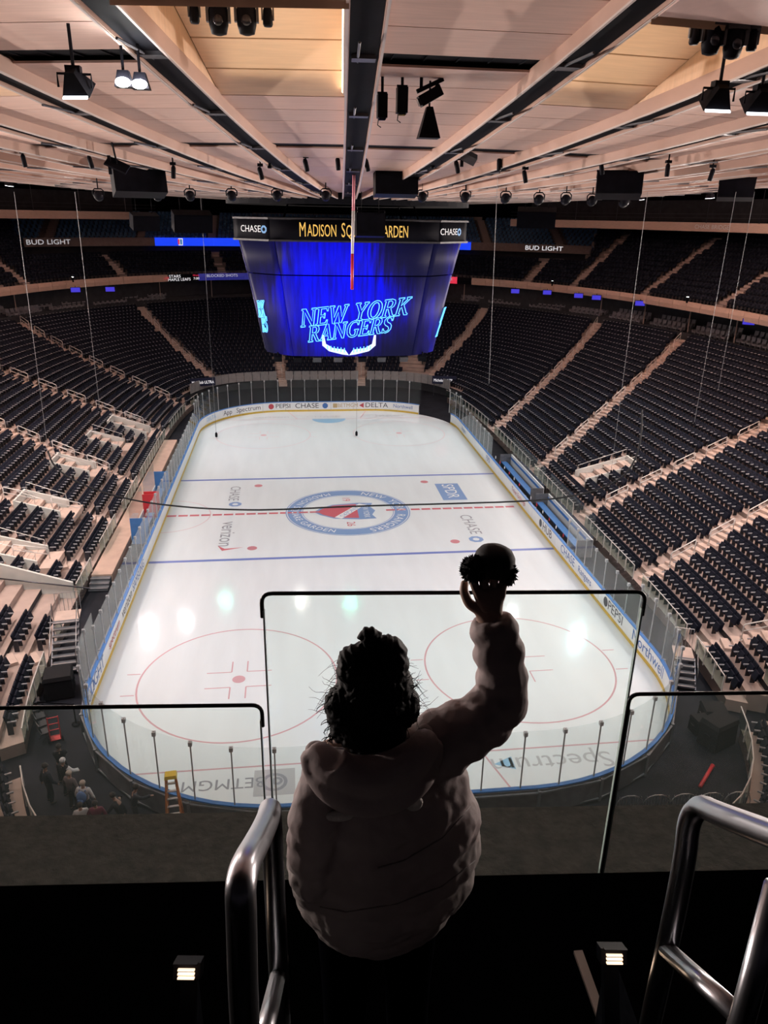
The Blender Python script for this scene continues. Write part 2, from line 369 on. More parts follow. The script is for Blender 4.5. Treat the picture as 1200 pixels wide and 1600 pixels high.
ice_text('BETMGM', (350, 1225), .82, PI, 'ice_grey', 1.0)
c = at_Z(429, 1222, 0); paint('lion_badge', [rect(c.x - .78, c.x + .78, c.y - .72, c.y + .72)], 'ice_grey_pale', .005)
paint('lion_badge_relief', ring(c.x, c.y, .36, .5, 14), 'ice_grey', .007); paint('lion_badge_relief', ring(c.x + .1, c.y + .05, .1, .22, 10), 'ice_grey', .007)
ice_text('Spectrum', (863, 1190), 1.28, PI, 'ice_grey_pale', 1.02)
c = at_Z(789, 1193, 0); paint('triangle_mark', [[(c.x - .45, c.y), (c.x + .35, c.y - .38), (c.x + .35, c.y + .38)]], 'ice_sky', .006)
ice_text('Jäger', (610, 649), 1.2, 0, 'ice_grey_pale', 1.5); ice_text('verizon', (424, 652), 1.0, 0, 'ice_grey_pale', 1.3); ice_text('CHASE', (505, 651), 1.0, 0, 'ice_grey_pale', 1.2)

# ------------------------------------------------------------------ dasher boards
boards = empty('dasher_boards'); tag(boards, 'white dasher boards with blue cap, yellow kick strip and tall glass round the rink', 'boards')
NB = 64; DS = RLEN / NB
g0 = rink_pt(S0['farright'] + 4.9)[0]
def in_gate(s): return S0['farright'] + 6.0 < s < S0['farright'] + 10.2
def wall_strip(s0, s1, o0, o1, z0, z1, sub=3):
    m = MB(); ss = [s0 + (s1 - s0) * k / sub for k in range(sub + 1)]; vs = []
    for s in ss:
        a, b = rink_pt(s, o0)[0], rink_pt(s, o1)[0]
        vs += [(a.x, a.y, z0), (b.x, b.y, z0), (b.x, b.y, z1), (a.x, a.y, z1)]
    fs = []
    for k in range(sub):
        for e in range(4):
            e2 = (e + 1) % 4; fs.append((4 * k + e, 4 * k + 4 + e, 4 * k + 4 + e2, 4 * k + e2))
    fs += [(0, 1, 2, 3), (4 * sub + 3, 4 * sub + 2, 4 * sub + 1, 4 * sub)]
    m._add(vs, fs); return m
for k in range(NB):
    s0, s1 = k * DS, (k + 1) * DS
    if in_gate((s0 + s1) / 2): continue
    g = .012
    b = wall_strip(s0 + g, s1 - g, .02, .09, .0, 1.04).build('board_panel', 'board_white', boards)
    wall_strip(s0 + g, s1 - g, .0, .03, .0, .19).build('kick_strip', 'board_yellow', b)
    wall_strip(s0, s1, -.02, .14, 1.04, 1.10).build('cap_rail', 'board_blue', b)
    wall_strip(s0 + .03, s1 - .03, .15, .19, .05, .95).build('back_panel', 'board_back', b)
    m = MB(); p, n = rink_pt(s0, .24); m.box((p.x, p.y, .52), (.1, .1, 1.02)); 
    for zz in (.12, .95):
        a, c = rink_pt(s0, .24)[0], rink_pt(s1, .24)[0]; m.bar((a.x, a.y, zz), (c.x, c.y, zz), .06)
    m.build('support_frame', 'board_frame', b)
# glass panes: taller behind the goals
NG = 110; DG = RLEN / NG
bench_r = (S0['right'] + 12.5, S0['right'] + 31.5)
for k in range(NG):
    s0, s1 = k * DG, (k + 1) * DG; sm = (s0 + s1) / 2
    if in_gate(sm): continue
    p, n = rink_pt(sm)
    end = abs(p.y) > 20.5
    top = 3.55 if end else 2.9
    if bench_r[0] < sm < bench_r[1]: continue
    wall_strip(s0 + .012, s1 - .012, .055, .068, 1.10, top, 2).build('glass_pane', 'rink_glass', boards)
    q = rink_pt(s0, .06)[0]; m = MB(); m.box((q.x, q.y, (1.1 + top) / 2), (.045, .045, top - 1.1)); m.box((q.x, q.y, top - .1), (.13, .13, .16))
    m.build('stanchion', 'post_grey', boards)
def board_text(txt, px, size, matn, xs=1., zc=.62):
    # find the board position that projects nearest to px
    best = min((abs(pixel((*rink_pt(s, .0)[0].xy, zc))[0] - px[0]) + abs(pixel((*rink_pt(s, 0.)[0].xy, zc))[1] - px[1]), s) for s in np.arange(0, RLEN, .1))[1]
    def fn(x, y, z):
        p = rink_pt(best + x, .010)[0]; return p.x, p.y, zc + y
    link('board_lettering', text_mesh(txt, size, matn, fn=fn, xs=xs), boards)
    return best
board_text('App', (356, 642), .72, 'ink_dark'); board_text('Spectrum', (388, 637), .72, 'ink_dark', 1.05); board_text('PEPSI', (443, 633), .68, 'ink_dark', 1.1)
board_text('CHASE', (480, 632), .78, 'ink_dark', 1.1); board_text('BETMGM', (544, 632), .58, 'ink_tan'); board_text('DELTA', (588, 632), .74, 'ink_dark', 1.15); board_text('Northwell', (630, 634), .55, 'ink_blue')
board_text('PEPSI', (961, 958), .78, 'ink_dark', 1.15); board_text('Northwell', (1010, 1022), .85, 'ink_blue', 1.05)
board_text('LIGHT', (155, 1055), .85, 'ink_blue', 1.1); board_text('BUD', (141, 1085), .85, 'ink_blue', 1.1); board_text('verizon', (200, 942), .8, 'ink_dark', 1.1)
board_text('spectrum', (178, 990), .6, 'ink_red', 1.1); board_text('SAMSUNG', (223, 898), .7, 'ink_blue', 1.1); board_text('CHASE', (883, 868), .75, 'ink_blue', 1.1); board_text('Rangers', (912, 900), .6, 'ink_blue', 1.1)
board_text('Ticket Exchange', (800, 775), .5, 'ink_red', 1.1); board_text('HUB', (852, 830), .8, 'ink_dark', 1.2); board_text('DELTA', (330, 652), .55, 'ink_lightblue', 1.1)
board_text('Rangers', (720, 672), .55, 'ink_blue'); board_text('PEPSI', (760, 718), .6, 'ink_blue')
def board_mark(px, r, matn, sides=16, zc=.62):
    s = min((abs(pixel((*rink_pt(s, .0)[0].xy, zc))[0] - px[0]) + abs(pixel((*rink_pt(s, 0.)[0].xy, zc))[1] - px[1]), s) for s in np.arange(0, RLEN, .1))[1]
    m = MB(); vs = []
    for q in range(sides):
        a = 2 * PI * q / sides + PI / sides; p = rink_pt(s + r * math.cos(a), .010)[0]; vs.append((p.x, p.y, zc + r * math.sin(a)))
    m._add(vs, [tuple(range(sides))]); m.build('board_emblem', matn, boards)
board_mark((423, 634), .3, 'ink_red'); board_mark((508, 632), .32, 'ink_blue', 8); board_mark((523, 632), .33, 'ink_tan', 4); board_mark((566, 632), .33, 'ink_red', 3); board_mark((947, 940), .28, 'ink_dark'); board_mark((843, 817), .28, 'ink_dark')
# ------------------------------------------------------------------ lower bowl terraces
NROW = 26
ROWS = []                                              # (points, length, prm)
for i in range(NROW + 1): ROWS.append(curve(lower_prm(i), 480) + (lower_prm(i),))
def ring3(i, z, off=0.):
    return [(x, y, z) for x, y in ROWS[i][0]]
terr = empty('terrace'); tag(terr, 'stepped pink concrete terraces of the lower stand', kind='structure')
# rings with common angles so strips do not twist
def ang_ring(prm, z, N=360): return [(*se_xy(*prm[:4], 2 * PI * k / N), z) for k in range(N)]
for i in range(NROW):
    p0, p1 = lower_prm(i), lower_prm(i + 1); m = MB()
    A, B = ang_ring(p0, p0[4]), ang_ring(p1, p0[4]); zb = p0[4] - .32 if i else 0.
    if i < 2:                                                                                   # the two front rows stop short of the end stands
        for sx, lo_, hi_ in ((1, -25.6, 34), (-1, -25.6, 34), (1, -60, -27.4), (-1, -60, -27.4)):
            ks = sorted([k for k in range(360) if lo_ < A[k][1] < hi_ and A[k][0] * sx > 0], key=lambda k: A[k][1] * sx); a_ = [A[k] for k in ks]; b_ = [B[k] for k in ks]
            m = MB(); m.strip(a_, b_); m.strip([(x, y, zb) for x, y, z in a_], a_); m.build('terrace_row', 'concrete_pink', terr)
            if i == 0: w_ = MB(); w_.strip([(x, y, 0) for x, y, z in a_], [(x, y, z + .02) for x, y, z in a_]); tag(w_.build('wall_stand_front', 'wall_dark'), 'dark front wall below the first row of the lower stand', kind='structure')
            for e in (0, -1): w_ = MB(); w_._add([a_[e], b_[e], (b_[e][0], b_[e][1], 0), (a_[e][0], a_[e][1], 0)], [(0, 1, 2, 3)]); w_.build('end_face', 'concrete_pink', terr)
        continue
    m.strip(A, B, True)
    if i > 2: m.strip(ang_ring(p0, zb), A, True)
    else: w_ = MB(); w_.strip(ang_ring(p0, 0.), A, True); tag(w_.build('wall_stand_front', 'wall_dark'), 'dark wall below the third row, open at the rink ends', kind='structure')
    m.build('terrace_row', 'concrete_pink', terr)
# retaining wall behind the lower bowl and the club level on top of it
pb = lower_prm(NROW); ztop = 9.45
m = MB(); A = ang_ring(pb, 8.5); B = ang_ring(pb, ztop); C = ang_ring(lower_prm(NROW + .35), ztop); D = ang_ring(lower_prm(NROW + .35), 8.9)
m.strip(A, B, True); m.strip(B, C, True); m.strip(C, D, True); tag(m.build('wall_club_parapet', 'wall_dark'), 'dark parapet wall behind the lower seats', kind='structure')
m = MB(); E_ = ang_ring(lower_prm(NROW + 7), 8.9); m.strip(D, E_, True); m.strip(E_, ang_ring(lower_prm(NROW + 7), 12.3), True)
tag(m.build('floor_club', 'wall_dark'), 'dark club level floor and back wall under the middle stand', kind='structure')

RIGHT_A = [((14, 42), (24, 54)), ((17.8, 21), (33.5, 38)), ((18.2, 7.8), (36.5, 24)), ((17.4, -3.9), (39, 1)), ((17.2, -13.8), (36, -8.5)), ((16.4, -21.6), (26, -24.5))]
LEFT_A = [((-14, 42), (-24, 53.5)), ((-15.7, 30.5), (-34, 37)), ((-17.5, 20), (-37, 23.5)), ((-17.6, 5.9), (-39, 12.5)), ((-17.5, -2.6), (-39, -7)), ((-17.3, -9.8), (-36, -17)), ((-16.3, -19.5), (-27, -26))]
END_A = [((-4.9, 42.5), (-6.4, 61)), ((4.9, 42.5), (6.4, 61))]
AISLES = [('left', a) for a in LEFT_A] + [('right', a) for a in RIGHT_A] + [('far', a) for a in END_A]
def aisle_dist(x, y, a):
    (x0, y0), (x1, y1) = a; dx, dy = x1 - x0, y1 - y0; L2 = dx * dx + dy * dy
    t = ((x - x0) * dx + (y - y0) * dy) / L2; t = max(-.1, min(1.1, t)); return math.hypot(x - x0 - t * dx, y - y0 - t * dy)
# vomitories: centre, length toward the rink, half width
VOMS = [((-18.6, 17.9), 3.2), ((-19.6, 12.6), 2.6), ((-20.2, 4.9), 2.6), ((-20.1, -3.3), 2.6), ((-19.6, -10.2), 2.7), ((20.0, 1.4), 4.0)]
def blocked(x, y):
    for _, a in AISLES:
        if aisle_dist(x, y, a) < .78: return True
    for (cx, cy), L in VOMS:
        if abs(x - cx) < L / 2 + .3 and -1.25 < y - cy < 1.35: return True
    if -20.8 < x < -13 and -16.4 < y < -12.9: return True              # stair cut on the left
    if (y > 33 or -27.8 < y < -25.2) and row_of(x, y) < 2.4: return True
    if y > 40 and 10.2 < x < 13: return True
    return False
def row_of(x, y):
    lo, hi = -6., 40.
    def imp(i):
        a, bf, bn, n, _ = lower_prm(i); b = bf if y >= 0 else bn; return (abs(x) / a) ** n + (abs(y) / b) ** n - 1
    for _ in range(30):
        mm = (lo + hi) / 2
        if imp(mm) > 0: lo = mm
        else: hi = mm
    return lo
def bowl_z(x, y): return ZB + .32 * math.floor(max(0, row_of(x, y)) + 1e-6)

# aisle steps
for side, a in AISLES:
    (x0, y0), (x1, y1) = a; d = Vector((x1 - x0, y1 - y0, 0)); 
    st = empty('aisle_stair', (x0, y0, 0)); tag(st, kind='structure', label='pale concrete aisle stair in the lower stand')
    crossings = []
    prev = None
    for q in range(-160, 1400):
        t = q / 1300; x, y = x0 + d.x * t, y0 + d.y * t; r = row_of(x, y)
        if r >= NROW: break
        if r < 0: prev = 0; continue
        k = math.floor(r * 2)
        if prev is None: prev = k
        if k > prev: crossings.append((x, y, k)); prev = k
    dn = d.normalized(); ang = math.atan2(dn.y, dn.x)
    box = MB().box((0, 0, 0), (.46, 1.0, .2)).mesh('step', 'concrete_step'); nose = MB().box((0, 0, 0), (.46, 1.0, .34)).mesh('step', 'concrete_step')
    for x, y, k in crossings:
        zr = ZB + .32 * (k // 2)
        if k % 2 == 0: o = link('step', box, st); o.location = (x - x0 + dn.x * .2, y - y0 + dn.y * .2, zr - .08)
        else: o = link('step', nose, st); o.location = (x - x0 + dn.x * .22, y - y0 + dn.y * .22, zr)
        o.rotation_euler = (0, 0, ang)
# ------------------------------------------------------------------ handrail loops in the aisles
def hoop(L, rise):
    m = MB(); m.smooth = True; r = .032
    pts = [(0, 0, 0), (0, 0, .80), (.06, 0, .86 + rise * .06 / L), (L - .06, 0, .86 + rise * (L - .06) / L), (L, 0, .80 + rise), (L, 0, rise)]
    m.tube(pts, r, 6); rail = m
    m2 = MB(); m2.tube([(0, 0, .50), (L, 0, .50 + rise)], r * .8, 6)
    m3 = MB(); m3.box((0, 0, .015), (.12, .12, .03)); m3.box((L, 0, rise + .015), (.12, .12, .03))
    return rail.mesh('rail', 'rail_pale'), m2.mesh('mid_rail', 'rail_pale'), m3.mesh('base_plate', 'rail_pale')
nh = 0
SIDE_TXT = {'left': 'left stand', 'right': 'right stand', 'far': 'end stand behind the far goal'}
for side, a in AISLES:
    (x0, y0), (x1, y1) = a; d = Vector((x1 - x0, y1 - y0, 0)).normalized(); ai = [b for s, b in AISLES if s == side].index(a)
    Rw = []
    for q in range(0, 2400):
        x, y = x0 + d.x * q * .012, y0 + d.y * q * .012; Rw.append((row_of(x, y), x, y))
    idx = 0
    for r0 in np.arange(2.4, 24.5, 3.0):
        A = min(Rw, key=lambda v: abs(v[0] - r0)); B = min(Rw, key=lambda v: abs(v[0] - r0 - 1.9))
        if side == 'far' and r0 > 9: continue
        pz = pixel((A[1], A[2], A[0]))
        if not pz or not (-250 < pz[0] < 1450) or pz[1] > 1300: continue
        L = math.hypot(B[1] - A[1], B[2] - A[2])
        if L < .8 or L > 4: continue
        zA, zB = ZB + .32 * A[0], ZB + .32 * B[0]
        o = empty('aisle_handrail', (A[1], A[2], zA - .03), math.atan2(B[2] - A[2], B[1] - A[1]))
        ordn = ['first', 'second', 'third', 'fourth', 'fifth', 'sixth', 'seventh', 'eighth', 'ninth'][idx]
        aord = ['farthest', 'second farthest', 'third farthest', 'fourth farthest', 'fifth farthest', 'sixth farthest', 'nearest'][ai] if side != 'far' else ['left', 'right'][ai]
        tag(o, f'pale handrail loop, {ordn} up the {aord} aisle of the {SIDE_TXT[side]}', 'handrail', f'handrails in the {SIDE_TXT[side]}')
        for me, nm in zip(hoop(L, zB - zA), ('rail', 'mid_rail', 'base_plate')): link(nm, me, o)
        idx += 1

# ------------------------------------------------------------------ vomitory stair boxes
for vi, ((cx, cy), L) in enumerate(VOMS):
    sg = 1 if cx > 0 else -1
    o = empty('vomitory', (cx, cy, 0)); 
    names = ['farthest vomitory', 'second vomitory from the far end', 'middle vomitory', 'fourth vomitory from the far end', 'nearest vomitory']
    tag(o, (f'pale walled {names[vi]} cut into the left stand' if cx < 0 else 'pale walled vomitory cut into the right stand'), 'vomitory', 'vomitories in the lower stands')
    xi, xo = cx - sg * L / 2, cx + sg * L / 2
    for w, h in ((-1.05, 1.0), (1.05, 1.0)):
        m = MB(); zi, zo = bowl_z(xi, cy), bowl_z(xo, cy)
        pts = [(xi - cx, zi - .2), (xo - cx, zi - .2), (xo - cx, zo + .55), (xi - cx, zi + .75)]
        m.prism(pts, lambda x, z, w=w: (x, w - .07, z), lambda x, z, w=w: (x, w + .07, z)); m.build('side_wall', 'parapet_white', o)
    m = MB(); m.box((xo - cx + sg * .07, 0, zo + .05), (.14, 2.24, 1.1)); m.build('back_wall', 'parapet_white', o)
    st = MB().box((0, 0, 0), (.34, 1.9, .24)).mesh('step', 'concrete_step')
    for q in range(int(L / .36)):
        s_ = link('step', st, o); xq = xo - sg * (.25 + .36 * q); s_.location = (xq - cx, 0, bowl_z(xq, cy) + .12)
    m = MB(); m.smooth = True
    for w in (-.9, .9):
        m.tube([(xo - cx - sg * .1, w, zo + .3), (xo - cx - sg * .1, w, zo + 1.15), (xi - cx + sg * .1, w, zi + 1.2), (xi - cx + sg * .1, w, zi + .1)], .022, 6)
    m.build('handrail', 'rail_pale', o)
    m = MB(); m.box((xi - cx - sg * .45, -.0, zi + .16), (.8, 2.3, .34)); m.build('landing', 'concrete_step', o)

# ------------------------------------------------------------------ seats
def seat_boxes():
    b = []
    tilt = Matrix.Rotation(math.radians(-12), 3, 'X')      # back leans away from the rink (+y is forward)
    b.append(('backrest', (0, -.16, .63), (.47, .07, .48), Matrix.Rotation(math.radians(12), 3, 'X'), 'seat_fabric'))
    b.append(('seat_pan', (0, .00, .56), (.44, .08, .40), Matrix.Rotation(math.radians(18), 3, 'X'), 'seat_fabric'))
    b.append(('armrest', (.26, .06, .60), (.055, .34, .05), None, 'seat_arm'))
    b.append(('pedestal', (.26, -.05, .29), (.05, .22, .58), None, 'seat_shell'))
    return b
SB = seat_boxes()
def seat_tmpl(armcap=True):
    m = MB(); mi = []
    for k, (nm, c, d, M, mt) in enumerate(SB):
        m.cur = {'seat_fabric': 0, 'seat_arm': 1, 'seat_shell': 2}[mt]; m.box(c, d, M)
    return np.array([tuple(v) for v in m.v]), np.array(m.f), np.array(m.mi)
def stamp(name, T, places, mats, parent=None):
    V, Fc, Mi = T; n = len(places); nv = len(V)
    P = np.array(places)                                    # x, y, z, angle
    c, s = np.cos(P[:, 3])[:, None], np.sin(P[:, 3])[:, None]
    X = V[:, 0] * c - V[:, 1] * s + P[:, 0:1]; Y = V[:, 0] * s + V[:, 1] * c + P[:, 1:2]; Z = V[:, 2] + P[:, 2:3]
    co = np.stack([X, Y, Z], -1).reshape(-1, 3)
    f = (Fc[None] + (np.arange(n) * nv)[:, None, None]).reshape(-1)
    me = bpy.data.meshes.new(name); me.vertices.add(len(co)); me.vertices.foreach_set('co', co.ravel().astype(np.float32))
    nf = len(Fc) * n; me.loops.add(nf * 4); me.loops.foreach_set('vertex_index', f.astype(np.int32))
    me.polygons.add(nf); me.polygons.foreach_set('loop_start', (np.arange(nf) * 4).astype(np.int32))
    try: me.polygons.foreach_set('loop_total', np.full(nf, 4, np.int32))
    except Exception: pass
    for q in mats: me.materials.append(MATS[q])
    me.polygons.foreach_set('material_index', np.tile(Mi, n).astype(np.int32)); me.update(calc_edges=True); me.validate()
    return link(name, me, parent)
def visible(x, y, z, mx=220):
    p = pixel((x, y, z)); return p and -mx < p[0] < 1200 + mx and -100 < p[1] < 1275 + 60
def row_seats(prm, pitch=.53, back=.36, skip=None):
    a, bf, bn, n, z = prm; N = 4000
    P = np.array([se_xy(a, bf, bn, n, 2 * PI * k / N) for k in range(N + 1)]); L = np.r_[0, np.cumsum(np.hypot(*np.diff(P, axis=0).T))]
    s = np.arange(0, L[-1], pitch); X = np.interp(s, L, P[:, 0]); Y = np.interp(s, L, P[:, 1])
    X2 = np.interp(s + .05, L, P[:, 0]); Y2 = np.interp(s + .05, L, P[:, 1]); out = []
    for x, y, x2, y2 in zip(X, Y, X2, Y2):
        ang = math.atan2(y2 - y, x2 - x)                    # tangent; inward normal = tangent + 90
        fx, fy = -math.sin(ang), math.cos(ang)              # inward
        px, py = x - fx * back, y - fy * back
        if skip and skip(px, py): continue
        if visible(px, py, z): out.append((px, py, z, ang))
    return out
LOW = []
for i in range(NROW):
    LOW += row_seats(lower_prm(i), skip=blocked, back=.48)
LOW.sort(key=lambda s: (s[0] - CAM_POS.x) ** 2 + (s[1] - CAM_POS.y) ** 2 + (s[2] - CAM_POS.z) ** 2)
near, rest = [], []
for s in LOW:
    p = pixel((s[0], s[1], s[2] + .5))
    vis = 0 < p[0] < 1200 and p[1] < 1262
    (near if vis and len(near) < 300 else rest).append(s)
seat_me = {nm: MB().box(c, d, M).mesh(nm, mt) for nm, c, d, M, mt in SB}
proto = None; SEATOBJ = []
for s in near:
    if proto is None:
        proto = empty('arena_seat')
        for nm, *_ in SB: link(nm, seat_me[nm], proto)
        o = proto
    else: o = copy_tree(proto)
    o.location = s[:3]; o.rotation_euler = (0, 0, s[3])
    SEATOBJ.append((o, s))
def ordw(n):
    w = ['first', 'second', 'third', 'fourth', 'fifth', 'sixth', 'seventh', 'eighth', 'ninth', 'tenth', 'eleventh', 'twelfth']
    if n < 12: return w[n]
    n += 1; return f"{n}{'th' if 10 <= n % 100 <= 20 else {1: 'st', 2: 'nd', 3: 'rd'}.get(n % 10, 'th')}"
byrow = {}
for o, s in SEATOBJ: byrow.setdefault(('left' if s[0] < 0 else 'right', max(0, int(row_of(s[0], s[1]) - .2))), []).append((s[1], o))
for (side, r), L_ in byrow.items():
    L_.sort(key=lambda v: v[0])
    for q, (_, o) in enumerate(L_):
        tag(o, f'black folding arena seat, {ordw(q)} from the near end of {"the front" if r == 0 else ordw(r)} row, {side} stand', 'seat', f'{ordw(r)} row seats of the {side} stand')
T = seat_tmpl()
tag(stamp('arena_seats', T, rest, ['seat_fabric', 'seat_arm', 'seat_shell']), 'thousands of dark folding seats filling the lower stand', 'seats', kind='stuff')

# front railing of the lower stand: posts, top tube and glass pieces, with gaps at the aisles
fr = empty('front_railing'); tag(fr, 'metal railing with glass along the front row of the lower stand', 'railing')
for rowi, ok in ((-.08, lambda y: -25.4 < y < 33.5 or y < -27.5), (1.92, lambda y: -27.5 < y < -25.4)):
    FP, FLEN = curve(lower_prm(rowi), 170); zf = ZB + .32 * round(rowi)
    for k in range(170):
        a, b = FP[k], FP[(k + 1) % 170]; mx_, my_ = (a + b) / 2
        if (mx_ ** 2 < 9 ** 2 and my_ < 0) or not ok(my_): continue
        if any(aisle_dist(mx_, my_, q) < .9 for _, q in AISLES) or (-16.4 < my_ < -13 and mx_ < 0) or not visible(mx_, my_, 2): continue
        m = MB(); m.tube([(a[0], a[1], zf + .92), (b[0], b[1], zf + .92)], .025, 6); m.build('top_tube', 'rail_pale', fr)
        m = MB(); m.box((a[0], a[1], zf + .46), (.05, .05, .9)); m.build('post', 'rail_pale', fr)
        d_ = (b - a) / np.hypot(*(b - a)); m = MB(); m.bar((a[0] + d_[0] * .06, a[1] + d_[1] * .06, zf + .47), (b[0] - d_[0] * .06, b[1] - d_[1] * .06, zf + .47), .012, .72); m.build('glass_pane', 'stand_glass', fr)
# ------------------------------------------------------------------ ceiling: shallow suspended dish with 48 radial beams
PHI0, DPHI = math.radians(-3.8), math.radians(7.5)
def dish(r): return 20.9 + .002 * r * r
LIFT = .30
ceil = empty('ceiling'); tag(ceil, 'warm timber panelled ceiling with dark radial beams', kind='structure')
# dark deck above the panels
m = MB(); rr = [0.5, 8, 16, 24, 30, 36, 42, 50, 58, 66]; n = 96
rings = [[(r * math.cos(2 * PI * k / n), r * math.sin(2 * PI * k / n), dish(r) + (1.3 if r < 29 else 3.4)) for k in range(n)] for r in rr]
m.loft(rings, cap=False); m.build('roof_deck', 'beam_dark', ceil)
# beam template along -y (phi = 0), shared by every beam
R0, R1, NS = 7.2, 47., 24
def beam_meshes():
    rs = [R0 + (R1 - R0) * (k / NS) for k in range(NS + 1)]
    def sweep(x0, x1, z0, z1, matn, name):
        m = MB(); m.smooth = False
        m.loft([[(x0, -r, dish(r) + z0), (x1, -r, dish(r) + z0), (x1, -r, dish(r) + z1), (x0, -r, dish(r) + z1)] for r in rs]); return m.mesh(name, matn)
    ch = sweep(-.30, .30, .08, .4, 'beam_dark', 'ceiling_beam')
    sp = [sweep(-.38, -.31, .0, LIFT + .06, 'beam_wood', 'side_plate'), sweep(.31, .38, .0, LIFT + .06, 'beam_wood', 'side_plate')]
    es = [sweep(-.385, -.335, -.02, .02, 'beam_edge', 'edge_strip'), sweep(.335, .385, -.02, .02, 'beam_edge', 'edge_strip')]
    br = MB()
    for r in (11, 15.5, 20, 24.5, 29, 33.5, 38):
        br.box((0, -r, dish(r) + .07), (.5, .42, .08)); br.tube([(-.12, -r + .6, dish(r) + .06), (-.12, -r - 1.6, dish(r) + .065)], .03, 5)
    return ch, sp, es, br.mesh('bracket', 'rig_grey')
BM = beam_meshes()
for k in range(48):
    a = PHI0 + DPHI * k; b = link('ceiling_beam', BM[0], ceil); b.rotation_euler = (0, 0, a)
    for me in BM[1]: link('side_plate', me, b)
    for me in BM[2]: link('edge_strip', me, b)
    link('bracket', BM[3], b)
# panels between beams
def panel_mesh(r0, r1, zoff0, zoff1, name, matn, gap=.035, half=None, nseg=2):
    m = MB(); h = DPHI / 2
    rs = [r0 + gap / 2 + (r1 - r0 - gap) * k / nseg for k in range(nseg + 1)]; rings = []
    for r in rs:
        t = (r - r0) / (r1 - r0); zo = zoff0 + (zoff1 - zoff0) * t; w = r * math.sin(h) - .35; w = max(w, .05)
        y = -r * math.cos(h)
        z = dish(r) + zo
        rings.append([(-w, y, z), (w, y, z), (w, y, z + .05), (-w, y, z + .05)])
    m.loft(rings); return m.mesh(name, matn)
EDGES = [7.2, 10.2, 13.2, 16.2, 19.2, 21.3, 23.25, 23.95, 25.6, 27.2, 28.5, 29.8]
OUTER_N = [29.8, 30.9, 32.3, 33.1, 34.6, 36.2, 38.4, 40.6, 43, 46.8]
OUTER_C = [29.8, 30.9, 32.0, 33.1, 34.2, 35.3, 36.4]
pm = {}
for i in range(len(EDGES) - 1):
    if EDGES[i] == 23.25: continue
    pm['i', i] = panel_mesh(EDGES[i], EDGES[i + 1], LIFT, LIFT, 'ceiling_panel', 'ceil_wood' if i % 2 else 'ceil_wood_b')
for i in range(len(OUTER_N) - 1):
    if OUTER_N[i] == 32.3: continue
    pm['n', i] = panel_mesh(OUTER_N[i], OUTER_N[i + 1], LIFT, LIFT, 'ceiling_panel', 'ceil_wood' if i % 2 else 'ceil_wood_b')
for i in range(len(OUTER_C) - 1):
    pm['c', i] = panel_mesh(OUTER_C[i], OUTER_C[i + 1], LIFT + .26 * (OUTER_C[i] - 29.8), LIFT + .26 * (OUTER_C[i + 1] - 29.8), 'coffer_panel', 'coffer_wood', gap=.05)
soff = panel_mesh(36.6, 46.8, LIFT - .35, LIFT - .5, 'soffit_panel', 'soffit', gap=.05, nseg=4)
slot_me = MB(); h = DPHI / 2
for r0, r1 in ((23.25, 23.95),):
    w = r0 * math.sin(h) - .3; slot_me.box((0, -(r0 + r1) / 2 * math.cos(h), dish(r0) + LIFT + .22), (2 * w, .8, .3))
slot_in = slot_me.mesh('slot_trough', 'beam_dark')
m = MB(); w = 32.7 * math.sin(h) - .3; m.box((0, -32.7 * math.cos(h), dish(32.7) + LIFT + .25), (2 * w, .95, .3)); 
for q in range(5): m.box((-w + 2 * w * (q + .5) / 5, -32.7 * math.cos(h), dish(32.7) + LIFT + .1), (.03, .9, .06))
slot_out = m.mesh('slot_trough', 'beam_dark')
# coffer side walls
m = MB()
cw = []
for sx in (-1, 1):
    m = MB(); rs = [29.9, 31.5, 33, 34.7, 36.4]
    A = [(sx * (r * math.sin(h) - .33), -r * math.cos(h), dish(r) + LIFT - .02) for r in rs]; B = [(x, y, dish(r) + LIFT + .26 * (r - 29.8) + .02) for (x, y, _), r in zip(A, rs)]
    m.strip(A, B); cw.append(m.mesh('coffer_side', 'coffer_wood'))
m = MB(); w = 36.4 * math.sin(h) - .33; y = -36.42 * math.cos(h); m._add([(-w, y, dish(36.4) + LIFT - .4), (w, y, dish(36.4) + LIFT - .4), (w, y, dish(36.4) + LIFT + 1.75), (-w, y, dish(36.4) + LIFT + 1.75)], [(0, 1, 2, 3)])
coffer_back = m.mesh('coffer_end', 'coffer_wood')
def put(me, name, a):
    o = link(name, me, ceil); o.rotation_euler = (0, 0, a); return o
hidden = []
for k in range(48):
    a = PHI0 + DPHI * (k + .5); deg = math.degrees(a); deg = (deg + 180) % 360 - 180
    odd = k % 2 == 1                                       # k = 47 and k = 1 are the coffered bays either side
    if abs(deg) > 92: hidden.append((a, odd)); continue
    for key, me in pm.items():
        if key[0] == 'i' or (key[0] == 'c' and odd) or (key[0] == 'n' and not odd): put(me, 'coffer_panel' if key[0] == 'c' else 'ceiling_panel', a)
    put(slot_in, 'slot_trough', a)
    if odd:
        for me in cw: put(me, 'coffer_side', a)
        put(coffer_back, 'coffer_end', a); put(soff, 'soffit_panel', a)
    else: put(slot_out, 'slot_trough', a)
# far half of the panels, seen by nobody from here, as one part
m = MB()
for a, odd in hidden:
    R_ = Matrix.Rotation(a, 3, 'Z')
    for key, me in pm.items():
        if key[0] == 'i' or key[0] == 'n': m._add([R_ @ v.co for v in me.vertices], [tuple(p.vertices) for p in me.polygons])
o = m.build('ceiling_panels', 'ceil_wood', ceil); o['kind'] = 'stuff'
# hub ring at the centre
m = MB(); m.lathe([(7.6, 20.75), (7.6, 22.2), (.5, 22.2), (.5, 20.95), (6.8, 20.9)], 48); m.build('hub_ring', 'beam_dark', ceil)

